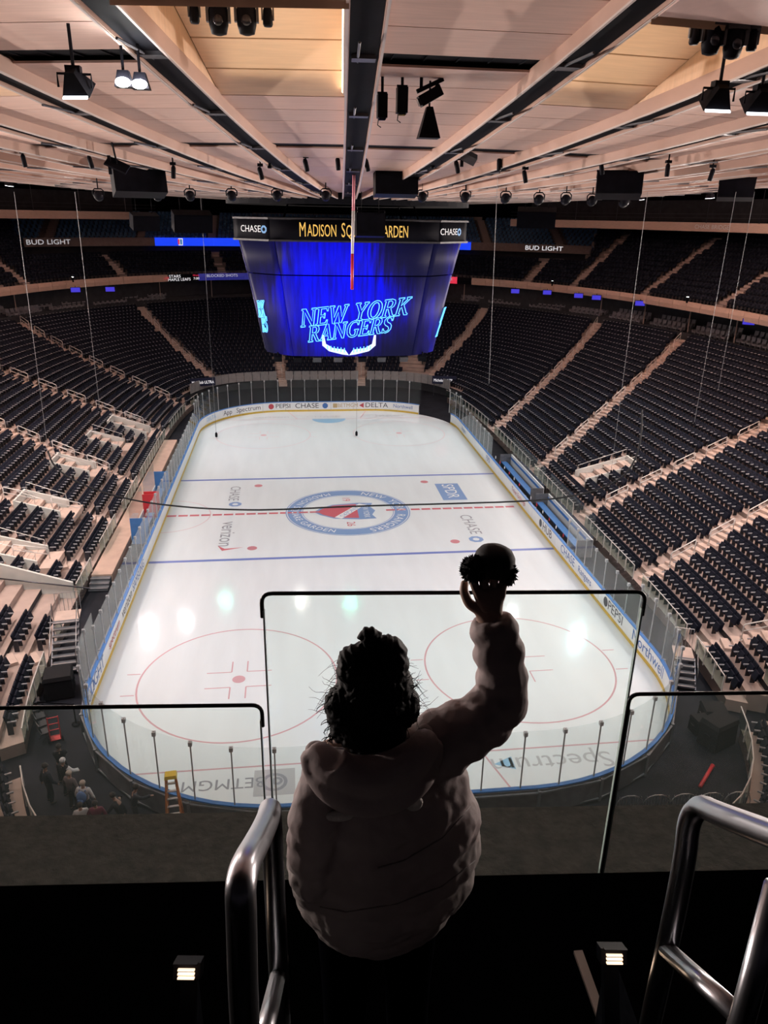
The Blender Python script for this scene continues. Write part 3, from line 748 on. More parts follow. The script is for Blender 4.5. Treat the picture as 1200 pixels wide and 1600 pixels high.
# coffer strip lights (warm) in the bays in view
def coffer_light(k, lab, E, sx=1):
    a = PHI0 + DPHI * (k + .5); R_ = Matrix.Rotation(a, 4, 'Z')
    o = empty('coffer_strip_light'); o.matrix_local = R_
    tag(o, lab, 'light', 'strip lights in the ceiling coffers')
    m = MB(); rs = [30.2, 32, 34, 36.2]
    m.tube([(sx * (r * math.sin(h) - .42), -r * math.cos(h), dish(r) + LIFT + .02) for r in rs], .035, 5); m.build('tube', 'lamp_warm', o)
    m = MB(); m.bar((sx * (30.2 * math.sin(h) - .37), -30.2 * math.cos(h), dish(30.2) + LIFT - .04), (sx * (36.2 * math.sin(h) - .37), -36.2 * math.cos(h), dish(36.2) + LIFT - .04), .1, .04); m.build('housing', 'beam_edge', o)
    L = bpy.data.lights.new('coffer_lamp', 'AREA'); L.shape = 'RECTANGLE'; L.size = 5.5; L.size_y = .12; L.energy = E; L.color = (1, .80, .56)
    lo = bpy.data.objects.new('coffer_lamp', L); COL.objects.link(lo); lo.parent = o
    p = Vector((0, -33.2 * math.cos(h), dish(33) + LIFT - .30)); d = Vector((.0, .0, 1)); u = Vector((0, -1, .13)).normalized(); w_ = (-d).normalized()
    v = w_.cross(u).normalized(); lo.matrix_local = Matrix(((u.x, v.x, w_.x, p.x), (u.y, v.y, w_.y, p.y), (u.z, v.z, w_.z, p.z), (0, 0, 0, 1)))
    L.size = 5.0; L.size_y = 2.6; L.spread = math.radians(120)
coffer_light(-1, 'warm strip light along the coffer left of the middle beam', 18)
coffer_light(1, 'warm strip light along the coffer on the right', 15, -1)

# ------------------------------------------------------------------ floodlights with their own lamps
flood_n = 0
def aim(o, tgt):
    d = (Vector(tgt) - o.location).normalized(); o.rotation_euler = d.to_track_quat('-Z', 'Y').to_euler()
def floodlight(pos, tgt, lab, E, col=(.95, .985, 1), face='lamp_face', radius=.22, drop=.9, size=88, blend=.55, grp='floodlights under the ceiling', s=1.):
    pos = Vector(pos); o = empty('floodlight', pos); tag(o, lab, 'floodlight', grp)
    d = (Vector(tgt) - pos).normalized(); q = d.to_track_quat('-Z', 'Y').to_matrix()
    m = MB(); m.box((0, 0, .12), (.8 * s, .62 * s, .42), q, taper=(.35, .35)); m.v = [tuple(Vector(v)) for v in m.v]; m.build('hood', 'rig_black', o)
    m = MB(); m.box(q @ Vector((0, 0, -.10)), (.72 * s, .55 * s, .03), q); m.build('lamp_glass', face, o)
    m = MB(); m.tube([(-.45 * s, 0, .0), (-.45 * s, 0, .24), (.45 * s, 0, .24), (.45 * s, 0, .0)], .025, 5); m.tube([(0, 0, .24), (0, 0, .3 + drop)], .035, 6); m.box((0, 0, .32), (.4 * s, .2, .12)); m.build('yoke', 'rig_black', o)
    if E:
        L = bpy.data.lights.new('flood_lamp', 'SPOT'); L.energy = E; L.color = col; L.spot_size = math.radians(size); L.spot_blend = blend; L.shadow_soft_size = radius
        lo = bpy.data.objects.new('flood_lamp', L); COL.objects.link(lo); lo.parent = o; lo.location = d * .16
        lo.rotation_euler = d.to_track_quat('-Z', 'Y').to_euler()
    return o
ZL = 22.35
def mirror_lamp(px, zl=ZL):
    c = at_Z(px[0], px[1], 0); f = (CAM_POS.z + zl) / CAM_POS.z
    return Vector((CAM_POS.x + (c.x - CAM_POS.x) * f, CAM_POS.y + (c.y - CAM_POS.y) * f, zl))
FAR_L = [((230, 985), (1, .78, .84), 1.0, .14), ((902, 997), (.45, .9, 1.), 1.0, .14), ((352, 940), (.2, 1., .8), .5, .45), ((548, 945), (.15, 1., .72), .6, .6),
         ((470, 938), (1, .97, .9), .45, .22), ((732, 930), (1, .95, .95), .5, .25), ((800, 962), (.9, .97, 1), .6, .22), ((290, 972), (1, .95, 1), .35, .16)]
EF = 2500; CEIL_FILL = 17500
for i, (px, col, k, rad) in enumerate(FAR_L):
    p = mirror_lamp(px); floodlight(p, (p.x * .45, p.y * .35, 0), ['pink tinted', 'bright cyan', 'pale teal', 'green teal', 'warm white', 'soft pink', 'cool white', 'faint white'][i] + ' floodlight hung beyond the scoreboard', EF * (.22 if k < 1 else .8) , col, radius=rad)
for j in range(-7, 8):
    a = math.radians(-.05 + 15 * j); r = 32.7
    if abs(j) < 1: continue
    p = Vector((r * math.sin(a), -r * math.cos(a), dish(r) + .12))
    if j in (-1, 1): continue
    sd = 'left' if j < 0 else 'right'; od = ordw(abs(j) - 1)
    floodlight(p, (p.x * .35, p.y * .35, 0) if abs(j) < 6 else (p.x * .15, p.y + 14, 0), f'black floodlight in the {od} slot to the {sd} of the middle beam', EF, (.95, .985, 1))
for q, (x, y, tx) in enumerate(((-23, 17, -5), (23, 17, 5), (-13, 29, -2), (13, 29, 2))):  # extra lamps added to brighten the far ice
    floodlight((x, y, dish(math.hypot(x, y)) - .1), (tx, 25, 0), f'added fill light for the far end, {["left outer", "right outer", "left inner", "right inner"][q]} one behind the scoreboard', EF * 1.1, (.95, .985, 1), size=80)
# the two near slots in full view
pL = at_Z(118, 137, 22.45); floodlight(pL, (-3, -14, 0), 'square hooded floodlight with pale face in the left ceiling slot', EF * .9, drop=.8, s=.72)
pL2 = at_Z(203, 131, 22.62)
def bare_lamp(px, lab, z=22.55):
    p = at_Z(px[0], px[1], z); o = empty('floodlight', p); tag(o, lab, 'floodlight', 'glaring lamps in the left slot')
    m = MB(); m.box((0, .12, .1), (.36, .3, .3), taper=(.6, .6)); m.tube([(0, .1, .2), (0, .1, 1.0)], .03, 5); m.build('hood', 'rig_black', o)
    m = MB(); m.ball((0, -.06, .02), .15, 12, 8, sz=.6); m.build('bulb', 'lamp_white', o)
bare_lamp((193, 131), 'glaring white lamp, left one of the pair beside the hooded floodlight'); bare_lamp((219, 134), 'glaring white lamp, right one of the pair beside the hooded floodlight')
pR = at_Z(1121, 158, 22.6); floodlight(pR, (5, -14, 0), 'flat floodlight with pale face in the right ceiling slot', EF * .9, drop=.7, s=.8)
pR = at_Z(1186, 163, 22.65); floodlight(pR, (7, -12, 0), 'floodlight at the right edge of the picture in the ceiling slot', EF * .9, drop=.7, s=.8)

# fill lamps added under the ceiling to brighten the stands
for sd, sx in (('left', -1), ('right', 1)):
    for q, (y, E) in enumerate(((-21, 1.0), (-12, 1.0), (-3, .9), (7, .7), (18, .35))):
        p = Vector((sx * 22.5, y, dish(math.hypot(22.5, y)) - .25))
        floodlight(p, (sx * 25.5, y + 1, 2), f'added fill light over the {sd} stand, {ordw(q)} from the near end', 4000 * E * (1 if sx < 0 else .68), (1, .83, .72), face='lamp_face', size=92, blend=.7, grp='added fill lights over the stands', drop=.5, s=.6, radius=.3)
# fill lights added on the balcony rail to brighten the ceiling
for q, (x, y, z, E) in enumerate([(-37.0, -26, 12.9, 1.5), (-37.9, -10, 12.9, 1.), (-37.9, 6, 12.9, 1.), (-35.5, 22, 12.9, .9), (-28, 41, 12.9, .6), (37.0, -26, 12.9, 1.5), (37.9, -10, 12.9, 1.), (37.9, 6, 12.9, 1.), (35.5, 22, 12.9, .9), (28, 41, 12.9, .6)]):
    sd = 'left' if x < 0 else 'right'
    o = empty('ceiling_fill', (x, y, z)); tag(o, f'small added upward fill light on the {sd} balcony rail, {ordw(q % 5)} from the near end', 'light', 'added fill lights on the balcony rail')
    m = MB(); m.lathe([(.1, 0), (.16, .05), (.17, .3), (.15, .32)], 12); m.build('housing', 'rig_black', o); m = MB(); m.lathe([(.13, .322), (.13, .335)], 12); m.build('lens', 'lamp_face', o)
    m = MB(); m.box((0, 0, -.12), (.14, .14, .26)); m.build('clamp', 'rig_black', o)
    L = bpy.data.lights.new('ceiling_fill_lamp', 'SPOT'); L.energy = CEIL_FILL * E; L.color = (1, .86, .78); L.spot_size = math.radians(112); L.spot_blend = .5; L.shadow_soft_size = .5
    lo = bpy.data.objects.new('ceiling_fill_lamp', L); COL.objects.link(lo); lo.parent = o; lo.location = (0, 0, .5)
    d = Vector((-x * .42, -y * .2 - 9, 14)).normalized(); lo.rotation_euler = d.to_track_quat('-Z', 'Y').to_euler()
# ------------------------------------------------------------------ middle stand with timber balcony front
FAS = (55., 68., 68., 2.4)                              # plan curve of the end balcony front
def fas_y(x, c=FAS): return c[1] * max(0, 1 - (abs(x) / c[0]) ** c[3]) ** (1 / c[3]) if abs(x) < c[0] else 0
def under_end(x, y): return y > 0 and y > 40 + 1.75 * (abs(x) - 31)
MROW = 13
def part_ring(prm, z, N=400): return [(*se_xy(*prm[:4], 2 * PI * k / N), z) for k in range(N)]
mid = empty('terrace_middle'); tag(mid, 'steep dark terraces of the middle stand', kind='structure')
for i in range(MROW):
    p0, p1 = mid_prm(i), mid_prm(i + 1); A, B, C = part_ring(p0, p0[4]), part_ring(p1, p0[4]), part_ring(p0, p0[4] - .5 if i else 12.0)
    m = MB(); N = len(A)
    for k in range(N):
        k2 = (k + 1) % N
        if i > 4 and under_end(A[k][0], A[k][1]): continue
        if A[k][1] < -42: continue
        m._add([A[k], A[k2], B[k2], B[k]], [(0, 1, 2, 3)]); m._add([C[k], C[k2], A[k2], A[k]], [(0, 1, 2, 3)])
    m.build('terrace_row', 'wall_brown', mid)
# underside of the middle stand
m = MB(); m.strip(part_ring(mid_prm(0), 11.95), part_ring(mid_prm(9), 12.0), True); tag(m.build('ceiling_club', 'wall_dark'), 'dark soffit under the middle stand', kind='structure')
# balcony band: timber pieces, LED section behind the scoreboard
band = empty('balcony_front'); tag(band, 'curved timber balcony front of the middle stand with LED ribbon at the far end', kind='structure')
bp = mid_prm(-.25); NBAND = 150
pts = [se_xy(*bp[:4], 2 * PI * k / 3000) for k in range(3001)]
Ls = np.r_[0, np.cumsum([math.hypot(pts[k + 1][0] - pts[k][0], pts[k + 1][1] - pts[k][1]) for k in range(3000)])]
PX = np.array(pts)
def band_pt(s, off=0.):
    x, y = np.interp(s, Ls, PX[:, 0]), np.interp(s, Ls, PX[:, 1]); x2, y2 = np.interp(s + .1, Ls, PX[:, 0]), np.interp(s + .1, Ls, PX[:, 1])
    t = Vector((x2 - x, y2 - y, 0)).normalized(); nrm = Vector((-t.y, t.x, 0)); return Vector((x, y, 0)) + nrm * off, t, nrm   # off inward
DB = Ls[-1] / NBAND
zb0, zb1 = 11.75, 12.62
led_s = None
for k in range(NBAND):
    s0, s1 = k * DB, (k + 1) * DB; c, t, nn = band_pt((s0 + s1) / 2)
    if c.y < -40: continue
    px = pixel((c.x, c.y, 12.2)); led = c.y > 40 and px and 252 < px[0] < 732
    m = MB(); ring_ = []
    for q in range(4):
        s = s0 + .02 + (s1 - s0 - .04) * q / 3; a, b = band_pt(s, .12)[0], band_pt(s, -.12)[0]; bm = band_pt(s, .18)[0]
        ring_.append([(a.x, a.y, zb0), (bm.x, bm.y, (zb0 + zb1) / 2), (a.x, a.y, zb1), (b.x, b.y, zb1), (b.x, b.y, zb0)])
    m.loft(ring_)
    mt = 'fascia_wood'
    if led: mt = 'led_dark' if (px[0] < 318) else ('led_navy' if px[0] < 395 else ('led_red' if 700 < px[0] < 722 else 'led_dark'))
    m.build('fascia_panel', mt, band)
def band_text(txt, pxc, size, matn, dz=0., xs=1.):
    s = min((abs(pixel((*band_pt(s)[0].xy, 12.2))[0] - pxc) , s) for s in np.arange(0, Ls[-1] / 2, .2))[1]
    def fn(x, y, z):
        p = band_pt(s - x, .20)[0]; return p.x, p.y, 12.18 + dz + y
    link('led_lettering', text_mesh(txt, size, matn, fn=fn, xs=xs), band)
band_text('STARS', 272, .5, 'led_white', .2, 1.2); band_text('MAPLE LEAFS', 278, .5, 'led_white', -.22, 1.1); band_text('LIVE', 258, .4, 'led_red', 0, 1.); band_text('7:00', 307, .42, 'led_white', -.15, 1.2); band_text('FINAL', 307, .3, 'led_red', .25, 1.2)
band_text('BLOCKED SHOTS', 346, .5, 'led_grey', .15, 1.1); band_text('SHOTS', 700, .4, 'led_grey', .1, 1.)
# thin rail on the balcony front and pale posts below it
m = MB()
for k in range(0, 100):
    s = Ls[-1] * k / 200; a = band_pt(s)[0]; b = band_pt(s + Ls[-1] / 200)[0]
    m.bar((a.x, a.y, 12.86), (b.x, b.y, 12.86), .04)
m.build('top_rail', 'steel_dark', band)
for k in range(1, 22):
    s = Ls[-1] / 2 * (k + .5) / 23; c, t, nn = band_pt(s, -1.2)
    if not visible(c.x, c.y, 10.5): continue
    m = MB(); m.box((0, 0, 1.5), (.09, .09, 2.95)); m.box((0, 0, .03), (.2, .2, .06)); o = m.build('support_post', 'ledge_pale', band); o.location = (c.x, c.y, 8.95)
# blue television screens on the club wall
for k, (px, py) in enumerate([(118, 453), (172, 452), (805, 455), (855, 457), (904, 462), (932, 465), (1000, 474), (1170, 503)]):
    c = at_Z(px, py, 11.75); d = (CAM_POS - c).normalized(); o = empty('television', c, math.atan2(d.y, d.x) + PI / 2)
    tag(o, f'small blue lit television {["leftmost of two on the left", "second on the left", "first from the scoreboard on the right", "second from the scoreboard on the right", "third from the scoreboard on the right", "fourth from the scoreboard on the right", "fifth from the scoreboard on the right", "near the right edge"][k]} under the balcony', 'television', 'club televisions')
    m = MB(); m.box((0, .05, 0), (1.1, .08, .6)); m.build('casing', 'black', o); m = MB(); m.box((0, -.0, 0), (1.0, .02, .5)); m.build('screen', 'tv_blue', o)
    m = MB(); m.box((0, .09, .3), (.06, .05, .3)); m.build('bracket', 'black', o)
# club chairs in pairs of rows
cm = MB(); cm.box((0, -.2, .55), (.5, .1, .75), Matrix.Rotation(math.radians(10), 3, 'X')); cm.box((0, .08, .32), (.5, .5, .14)); cm.box((.28, .05, .4), (.08, .45, .3)); cm.box((-.28, .05, .4), (.08, .45, .3)); cm.box((0, 0, .12), (.12, .3, .24))
cme = cm.mesh('club_chair', 'club_fabric'); nchair = 0; CLUB = {}
for ri, (row, dz) in enumerate(((NROW + 1.35, .38), (NROW + 3.2, .75))):
    for j, (x, y, z, a) in enumerate(row_seats(lower_prm(row), pitch=.72, back=.0)):
        if j % 9 in (7, 8) or y < -8 or (abs(x) < 19): continue
        if abs(x) > 20 and nchair < 290:
            o = link('club_chair', cme); o.location = (x, y, 8.9 + dz); o.rotation_euler = (0, 0, a); nchair += 1
            sd = 'left' if x < 0 else 'right'
            CLUB.setdefault((sd, ri), []).append((pixel((x, y, 9.5))[0] * (1 if sd == 'right' else -1), o))
for (sd, ri), L_ in CLUB.items():
    L_.sort(key=lambda v: v[0])
    for q, (_, o) in enumerate(L_): tag(o, f'grey club chair, {ordw(q)} outward from the scoreboard, {"front" if ri == 0 else "back"} row above the {sd} lower stand', 'chair', f'{"front" if ri == 0 else "back"} row club chairs on the {sd}')
m = MB(); m.strip(ang_ring(lower_prm(NROW + .4), 9.28), ang_ring(lower_prm(NROW + 2.2), 9.28), True); m.strip(ang_ring(lower_prm(NROW + 2.2), 9.28), ang_ring(lower_prm(NROW + 2.2), 9.65), True); m.strip(ang_ring(lower_prm(NROW + 2.2), 9.65), ang_ring(lower_prm(NROW + 4.4), 9.65), True)
tag(m.build('floor_club_step', 'wall_dark'), 'stepped dark floor of the club level', kind='structure')

# middle stand aisles and seats
MA = []
for px in [(0, 449), (53, 445), (200, 433), (348, 427), (919, 446), (1033, 460), (1133, 479), (1210, 500), (830, 440)]:
    c = at_Z(px[0], px[1], 12.6)
    best = min(range(0, 3000), key=lambda k: (PX[k][0] - c.x) ** 2 + (PX[k][1] - c.y) ** 2)
    p, t, nn = band_pt(Ls[best]); MA.append((p, -nn))
def mid_block(x, y):
    for p, d in MA:
        v = Vector((x, y, 0)) - p; w = v.dot(d)
        if w > -1 and (v - d * w).length < .75: return True
    return False
for (p, d) in MA:
    st = empty('aisle_stair', (p.x, p.y, 12.55)); tag(st, 'pale aisle stair climbing the middle stand', kind='structure'); ang = math.atan2(d.y, d.x)
    me = MB().box((0, 0, 0), (.42, 1.1, .26)).mesh('step', 'concrete_pink')
    for q in range(24):
        w = .5 + q * .41; x, y = p.x + d.x * w, p.y + d.y * w
        if w > 4.2 and under_end(x, y): break
        o = link('step', me, st); o.location = (d.x * w, d.y * w, .25 * q + .1); o.rotation_euler = (0, 0, ang)
        if q > 24: break
MID = []
for i in range(MROW):
    MID += row_seats(mid_prm(i), pitch=.54, back=.46, skip=lambda x, y, i=i: mid_block(x, y) or (under_end(x, y) and i > 4) or y < -30)
tag(stamp('middle_stand_seats', T, MID, ['seat_fabric', 'seat_shell', 'seat_shell']), 'rows of dark seats filling the steep middle stand', 'seats', kind='stuff')
# pale ledge and dark boxes at the back of the end section
def curve_wall(name, c, z0, z1, x0, x1, matn, parent=None, th=.25, n=40, yoff=0.):
    m = MB(); rings = []
    for k in range(n + 1):
        x = x0 + (x1 - x0) * k / n; y = fas_y(x, c) + yoff
        rings.append([(x, y, z0), (x, y + th, z0), (x, y + th, z1), (x, y, z1)])
    m.loft(rings); return m.build(name, matn, parent)
o = curve_wall('wall_end_boxes', FAS, 12.0, 16.0, -41, 42, 'wall_dark', yoff=1.8); tag(o, 'dark back wall of the end boxes', kind='structure')
for q, (x0, x1) in enumerate(((-27, -12.5), (-11.5, -6), (23.5, 34))):
    o = curve_wall('trim_' + str(q + 1), FAS, 14.75, 15.1, x0, x1, 'ledge_pale', yoff=-3.6); tag(o, 'pale ledge topping the end boxes', kind='structure')
    o = curve_wall('wall_end_boxes', FAS, 12.5, 14.75, x0, x1, 'wall_dark', yoff=-3.4)
    tag(o, 'dark front of the end boxes', kind='structure')
m = MB(); xs_ = np.linspace(-41, 42, 50); m.strip([(x, 62.3 * max(0, 1 - (abs(x) / 43.) ** 2.4) ** (1 / 2.4), 14.5) for x in xs_], [(x, fas_y(x) + 1.8, 14.5) for x in xs_]); tag(m.build('floor_end_boxes', 'wall_dark'), 'dark floor of the end boxes', kind='structure')
# end balcony with beer sign fascia
eb = empty('balcony_end'); tag(eb, 'end balcony front carrying lettering and a blue LED ribbon', kind='structure')
def fas_px(px):
    return min(np.arange(-44, 46, .1), key=lambda x: abs(pixel((x, fas_y(x), 16.3))[0] - px))
xL0, xL1, xS, xR0, xR1 = fas_px(36), fas_px(242), fas_px(366), fas_px(736), fas_px(925)
segs_ = [(xL0, xL1, 'fascia_brown'), (xL1, xS + 1, 'led_blue'), (xS + 1, fas_px(715), 'led_dark'), (fas_px(715), xR0, 'led_blue'), (xR0, xR1, 'fascia_brown')]
for x0, x1, mt in segs_:
    n = max(1, int(round((x1 - x0) / 4)))
    for q in range(n): curve_wall('fascia_panel', FAS, 15.75, 16.85, x0 + (x1 - x0) * q / n + .01, x0 + (x1 - x0) * (q + 1) / n - .01, mt, eb, n=4)
def fas_text(txt, px, size, matn, xs=1., dz=0):
    xc = fas_px(px)
    link('fascia_lettering', text_mesh(txt, size, matn, fn=lambda x, y, z: (xc + x, fas_y(xc + x) - .03, 16.3 + dz + y), xs=xs), eb)
fas_text('BUD LIGHT', 77, .85, 'led_grey', 1.05); fas_text('BUD LIGHT', 849, .85, 'led_white', 1.05)
xc = fas_px(281)
for (dx, w, hh, mt) in ((0, .85, .95, 'led_white'), (-.16, .3, .7, 'led_red'), (.2, .26, .7, 'led_chase')):
    m = MB(); m.box((xc + dx, fas_y(xc) - .04 - (.02 if dx else 0), 16.3), (w, .03, hh), taper=(1.1, 1)); m.build('shield_emblem', mt, eb)
# blue seats of the end balcony
m = MB()
def fas_ring(i, z): return [(x, fas_y(x) + .3 + .8 * i, z) for x in np.linspace(-42, 43, 60)]
for i in range(8):
    z = 16.2 + .46 * i; m.strip(fas_ring(i, z), fas_ring(i + 1, z)); m.strip(fas_ring(i + 1, z), fas_ring(i + 1, z + .46))
m.strip(fas_ring(8, 19.88), fas_ring(12, 19.9)); tag(m.build('terrace_end_balcony', 'wall_brown'), 'terraces of the end balcony', kind='structure')
BLUE = []; AX = [fas_px(p_) for p_ in (72, 218, 330, 765, 880)]
for i in range(8):
    for x in np.arange(-40, 41, .55):
        if any(abs(x - p_) < .75 for p_ in AX): continue
        y = fas_y(x) + .3 + .8 * i + .38; a = math.atan2(fas_y(x + .1) - fas_y(x - .1), .2) + PI
        if visible(x, y, 18, 60): BLUE.append((x, y, 16.2 + .46 * i, a))
BLUE.sort(key=lambda s: (s[1], s[0]))
bl_me = MB(); V_, F_, Mi_ = T; bl_me._add([tuple(v) for v in V_], [tuple(f) for f in F_]); bme = bl_me.mesh('balcony_seat', 'seat_blue')
BV = [s for s in BLUE if (30 < pixel(s[:3])[0] < 362 or 722 < pixel(s[:3])[0] < 960)]
BL = {}
pick = BV[:300]; ids = set(id(s) for s in pick)
for s in pick:
    o = link('balcony_seat', bme); o.location = s[:3]; o.rotation_euler = (0, 0, s[3])
    BL.setdefault(('left' if pixel(s[:3])[0] < 545 else 'right', int(round((s[2] - 16.2) / .46))), []).append((s[0], o))
for (sd, r), L_ in BL.items():
    L_.sort(key=lambda v: v[0])
    for q, (_, o) in enumerate(L_): tag(o, f'blue seat, {ordw(q)} from the left, {ordw(r)} row of end balcony {sd} of scoreboard', 'seat', f'blue balcony seats {sd} of the scoreboard')
tag(stamp('balcony_seats', T, [s for s in BLUE if id(s) not in ids], ['seat_blue'] * 3), 'remaining blue seats in the back of the end balcony', 'seats', kind='stuff')
for x in (fas_px(72), fas_px(218), fas_px(330), fas_px(765), fas_px(880)):
    st = empty('aisle_stair', (x, fas_y(x), 16.2)); tag(st, 'pale stair climbing the end balcony', kind='structure'); me = MB().box((0, 0, 0), (1.1, .42, .3)).mesh('step', 'concrete_pink')
    for q in range(16): o = link('step', me, st); o.location = (0, .5 + .4 * q, .08 + .23 * q)
# upper ledge at the back, side bridges near the roof
for q, (x0, x1) in enumerate(((-52, -33), (-31, -27), (-9, 9), (20, 26))):
    o = curve_wall('trim_' + str(q + 4), (58, 75, 75, 2.4), 19.75, 20.35, x0, x1, 'ledge_pale'); tag(o, 'pale ledge high above the end balcony', kind='structure')
for sgn, nm in ((1, 'right'), (-1, 'left')):
    br = empty('bridge_' + nm); tag(br, f'suspended spectator bridge with timber front, {nm} side', kind='structure')
    prm = (44., 62., 62., 2.4); ths = [math.radians(a) for a in np.linspace(-25, 58 if sgn > 0 else 66, 36)]
    for q in range(35):
        m = MB(); rg = []
        for th in (ths[q], ths[q + 1]):
            x, y = se_xy(*prm, th); rg.append([(sgn * x, y, 19.25), (sgn * (x + .2), y + .05, 19.25), (sgn * (x + .2), y + .05, 20.15), (sgn * x, y, 20.15)])
        m.loft(rg); m.build('fascia_panel', 'fascia_wood', br)
    m = MB(); A = [(sgn * se_xy(*prm, t)[0] + sgn * .1, se_xy(*prm, t)[1], 19.2) for t in ths]; B = [(sgn * (se_xy(*prm, t)[0] + 3.2), se_xy(*prm, t)[1] + 1.5, 19.2) for t in ths]; m.strip(A, B); m.strip(B, [(x, y, 22.5) for x, y, z in B]); m.build('deck', 'wall_dark', br)
    m = MB()
    for zz in (20.6, 21.0):
        for q in range(35):
            a, b = se_xy(*prm, ths[q]), se_xy(*prm, ths[q + 1]); m.bar((sgn * a[0], a[1], zz), (sgn * b[0], b[1], zz), .04)
    for q in range(0, 36, 3):
        a = se_xy(*prm, ths[q]); m.bar((sgn * a[0], a[1], 20.1), (sgn * a[0], a[1], 23.2), .06)
    m.build('railing', 'steel_dark', br)
    if sgn > 0:
        xc = min(np.arange(30, 46, .05), key=lambda x: abs(pixel((x, 62 * max(0, 1 - (x / 44) ** 2.4) ** (1 / 2.4) if x < 44 else 0, 19.7))[0] - 1112))
        yy = lambda x: 62 * max(0., 1 - (min(x, 43.99) / 44) ** 2.4) ** (1 / 2.4)
        p = Vector((xc, yy(xc), 19.7)); p2 = Vector((xc - .3, yy(xc - .3), 19.7)); u = (p - p2).normalized()
        me = text_mesh('CHASE BRIDGE', .6, 'ink_white', xs=1.2); o = link('bridge_lettering', me, br, frame_M(p - Vector((u.y, -u.x, 0)) * -.12, u, (0, 0, 1)))
# outer wall of the hall
m = MB(); A = [(66 * math.cos(2 * PI * k / 96), 2 + 78 * math.sin(2 * PI * k / 96), -.1) for k in range(96)]; m.strip(A, [(x, y, 34) for x, y, z in A], True)
tag(m.build('wall_hall', 'black'), 'dark outer wall of the hall', kind='structure')
# ------------------------------------------------------------------ centre-hung scoreboard
def screen_mat():
    m = bpy.data.materials.new('screen_blue'); m.use_nodes = True; nt = m.node_tree; b = nt.nodes['Principled BSDF']; N = nt.nodes.new; Lk = nt.links.new
    b.inputs['Base Color'].default_value = (.004, .004, .02, 1); b.inputs['Roughness'].default_value = .6; b.inputs['Specular IOR Level'].default_value = .1
    tc = N('ShaderNodeTexCoord'); sp = N('ShaderNodeSeparateXYZ'); Lk(tc.outputs['Object'], sp.inputs[0])
    mp = N('ShaderNodeMapping'); mp.inputs['Scale'].default_value = (3.2, 1, .22); mp.inputs['Rotation'].default_value = (0, .35, 0); Lk(tc.outputs['Object'], mp.inputs[0])
    nz = N('ShaderNodeTexNoise'); nz.inputs['Scale'].default_value = 1.6; nz.inputs['Detail'].default_value = 6; Lk(mp.outputs[0], nz.inputs['Vector'])
    n2 = N('ShaderNodeTexNoise'); n2.inputs['Scale'].default_value = .28; n2.inputs['Detail'].default_value = 2; Lk(tc.outputs['Object'], n2.inputs['Vector'])
    r2 = N('ShaderNodeValToRGB'); r2.color_ramp.elements[0].position = .40; r2.color_ramp.elements[1].position = .56; Lk(n2.outputs['Fac'], r2.inputs[0])
    # glow strongest in the middle of the picture shown on the screen
    g = N('ShaderNodeVectorMath'); g.operation = 'DISTANCE'; g.inputs[1].default_value = (-.9, -6.2, -3.9)
    sc = N('ShaderNodeVectorMath'); sc.operation = 'MULTIPLY'; sc.inputs[1].default_value = (1, 1, 1); Lk(tc.outputs['Object'], sc.inputs[0]); Lk(sc.outputs[0], g.inputs[0])
    mr = N('ShaderNodeMapRange'); mr.inputs[1].default_value = 2.2; mr.inputs[2].default_value = 5.9; mr.inputs[3].default_value = 1; mr.inputs[4].default_value = 0; Lk(g.outputs['Value'], mr.inputs[0])
    mx = N('ShaderNodeMath'); mx.operation = 'MAXIMUM'; Lk(mr.outputs[0], mx.inputs[0])
    h_ = N('ShaderNodeMath'); h_.operation = 'MULTIPLY'; h_.inputs[1].default_value = .42; Lk(r2.outputs[0], h_.inputs[0]); Lk(h_.outputs[0], mx.inputs[1])
    st = N('ShaderNodeMapRange'); st.inputs[1].default_value = .3; st.inputs[2].default_value = .65; st.inputs[3].default_value = .55; st.inputs[4].default_value = 1.1; Lk(nz.outputs['Fac'], st.inputs[0])
    last = mx
    wob = N('ShaderNodeMath'); wob.operation = 'MULTIPLY'; wob.inputs[1].default_value = 2.2; Lk(nz.outputs['Fac'], wob.inputs[0])
    for ctr, r0, r1 in (((3.9, -6.1, -1.4), 2.6, 3.8), ((2.9, -5.6, -8.3), 2.4, 3.4), ((-5.4, -5., -1.6), 2.0, 2.7)):   # dark folds of the curtain shown
        dd = N('ShaderNodeVectorMath'); dd.operation = 'DISTANCE'; dd.inputs[1].default_value = ctr; Lk(tc.outputs['Object'], dd.inputs[0])
        ad = N('ShaderNodeMath'); Lk(dd.outputs['Value'], ad.inputs[0]); Lk(wob.outputs[0], ad.inputs[1])
        mm = N('ShaderNodeMapRange'); mm.inputs[1].default_value = r0; mm.inputs[2].default_value = r1 + .6; mm.inputs[3].default_value = .06; mm.inputs[4].default_value = 1; Lk(ad.outputs[0], mm.inputs[0])
        ml = N('ShaderNodeMath'); ml.operation = 'MULTIPLY'; Lk(last.outputs[0], ml.inputs[0]); Lk(mm.outputs[0], ml.inputs[1]); last = ml
    pr = N('ShaderNodeMath'); pr.operation = 'MULTIPLY'; Lk(last.outputs[0], pr.inputs[0]); Lk(st.outputs[0], pr.inputs[1])
    rp = N('ShaderNodeValToRGB'); e = rp.color_ramp.elements; e[0].position = 0; e[0].color = (.004, .004, .022, 1); e[1].position = 1; e[1].color = (.004, .006, 1., 1)
    q = e.new(.3); q.color = (.008, .006, .12, 1); Lk(pr.outputs[0], rp.inputs[0])
    Lk(rp.outputs[0], b.inputs['Emission Color']); b.inputs['Emission Strength'].default_value = .68; MATS['screen_blue'] = m
screen_mat()
SBX = -.05; SBZ = 19.9
sb = empty('scoreboard', (SBX, 0, SBZ)); tag(sb, 'large centre hung scoreboard with blue video screens above the ice', 'scoreboard')
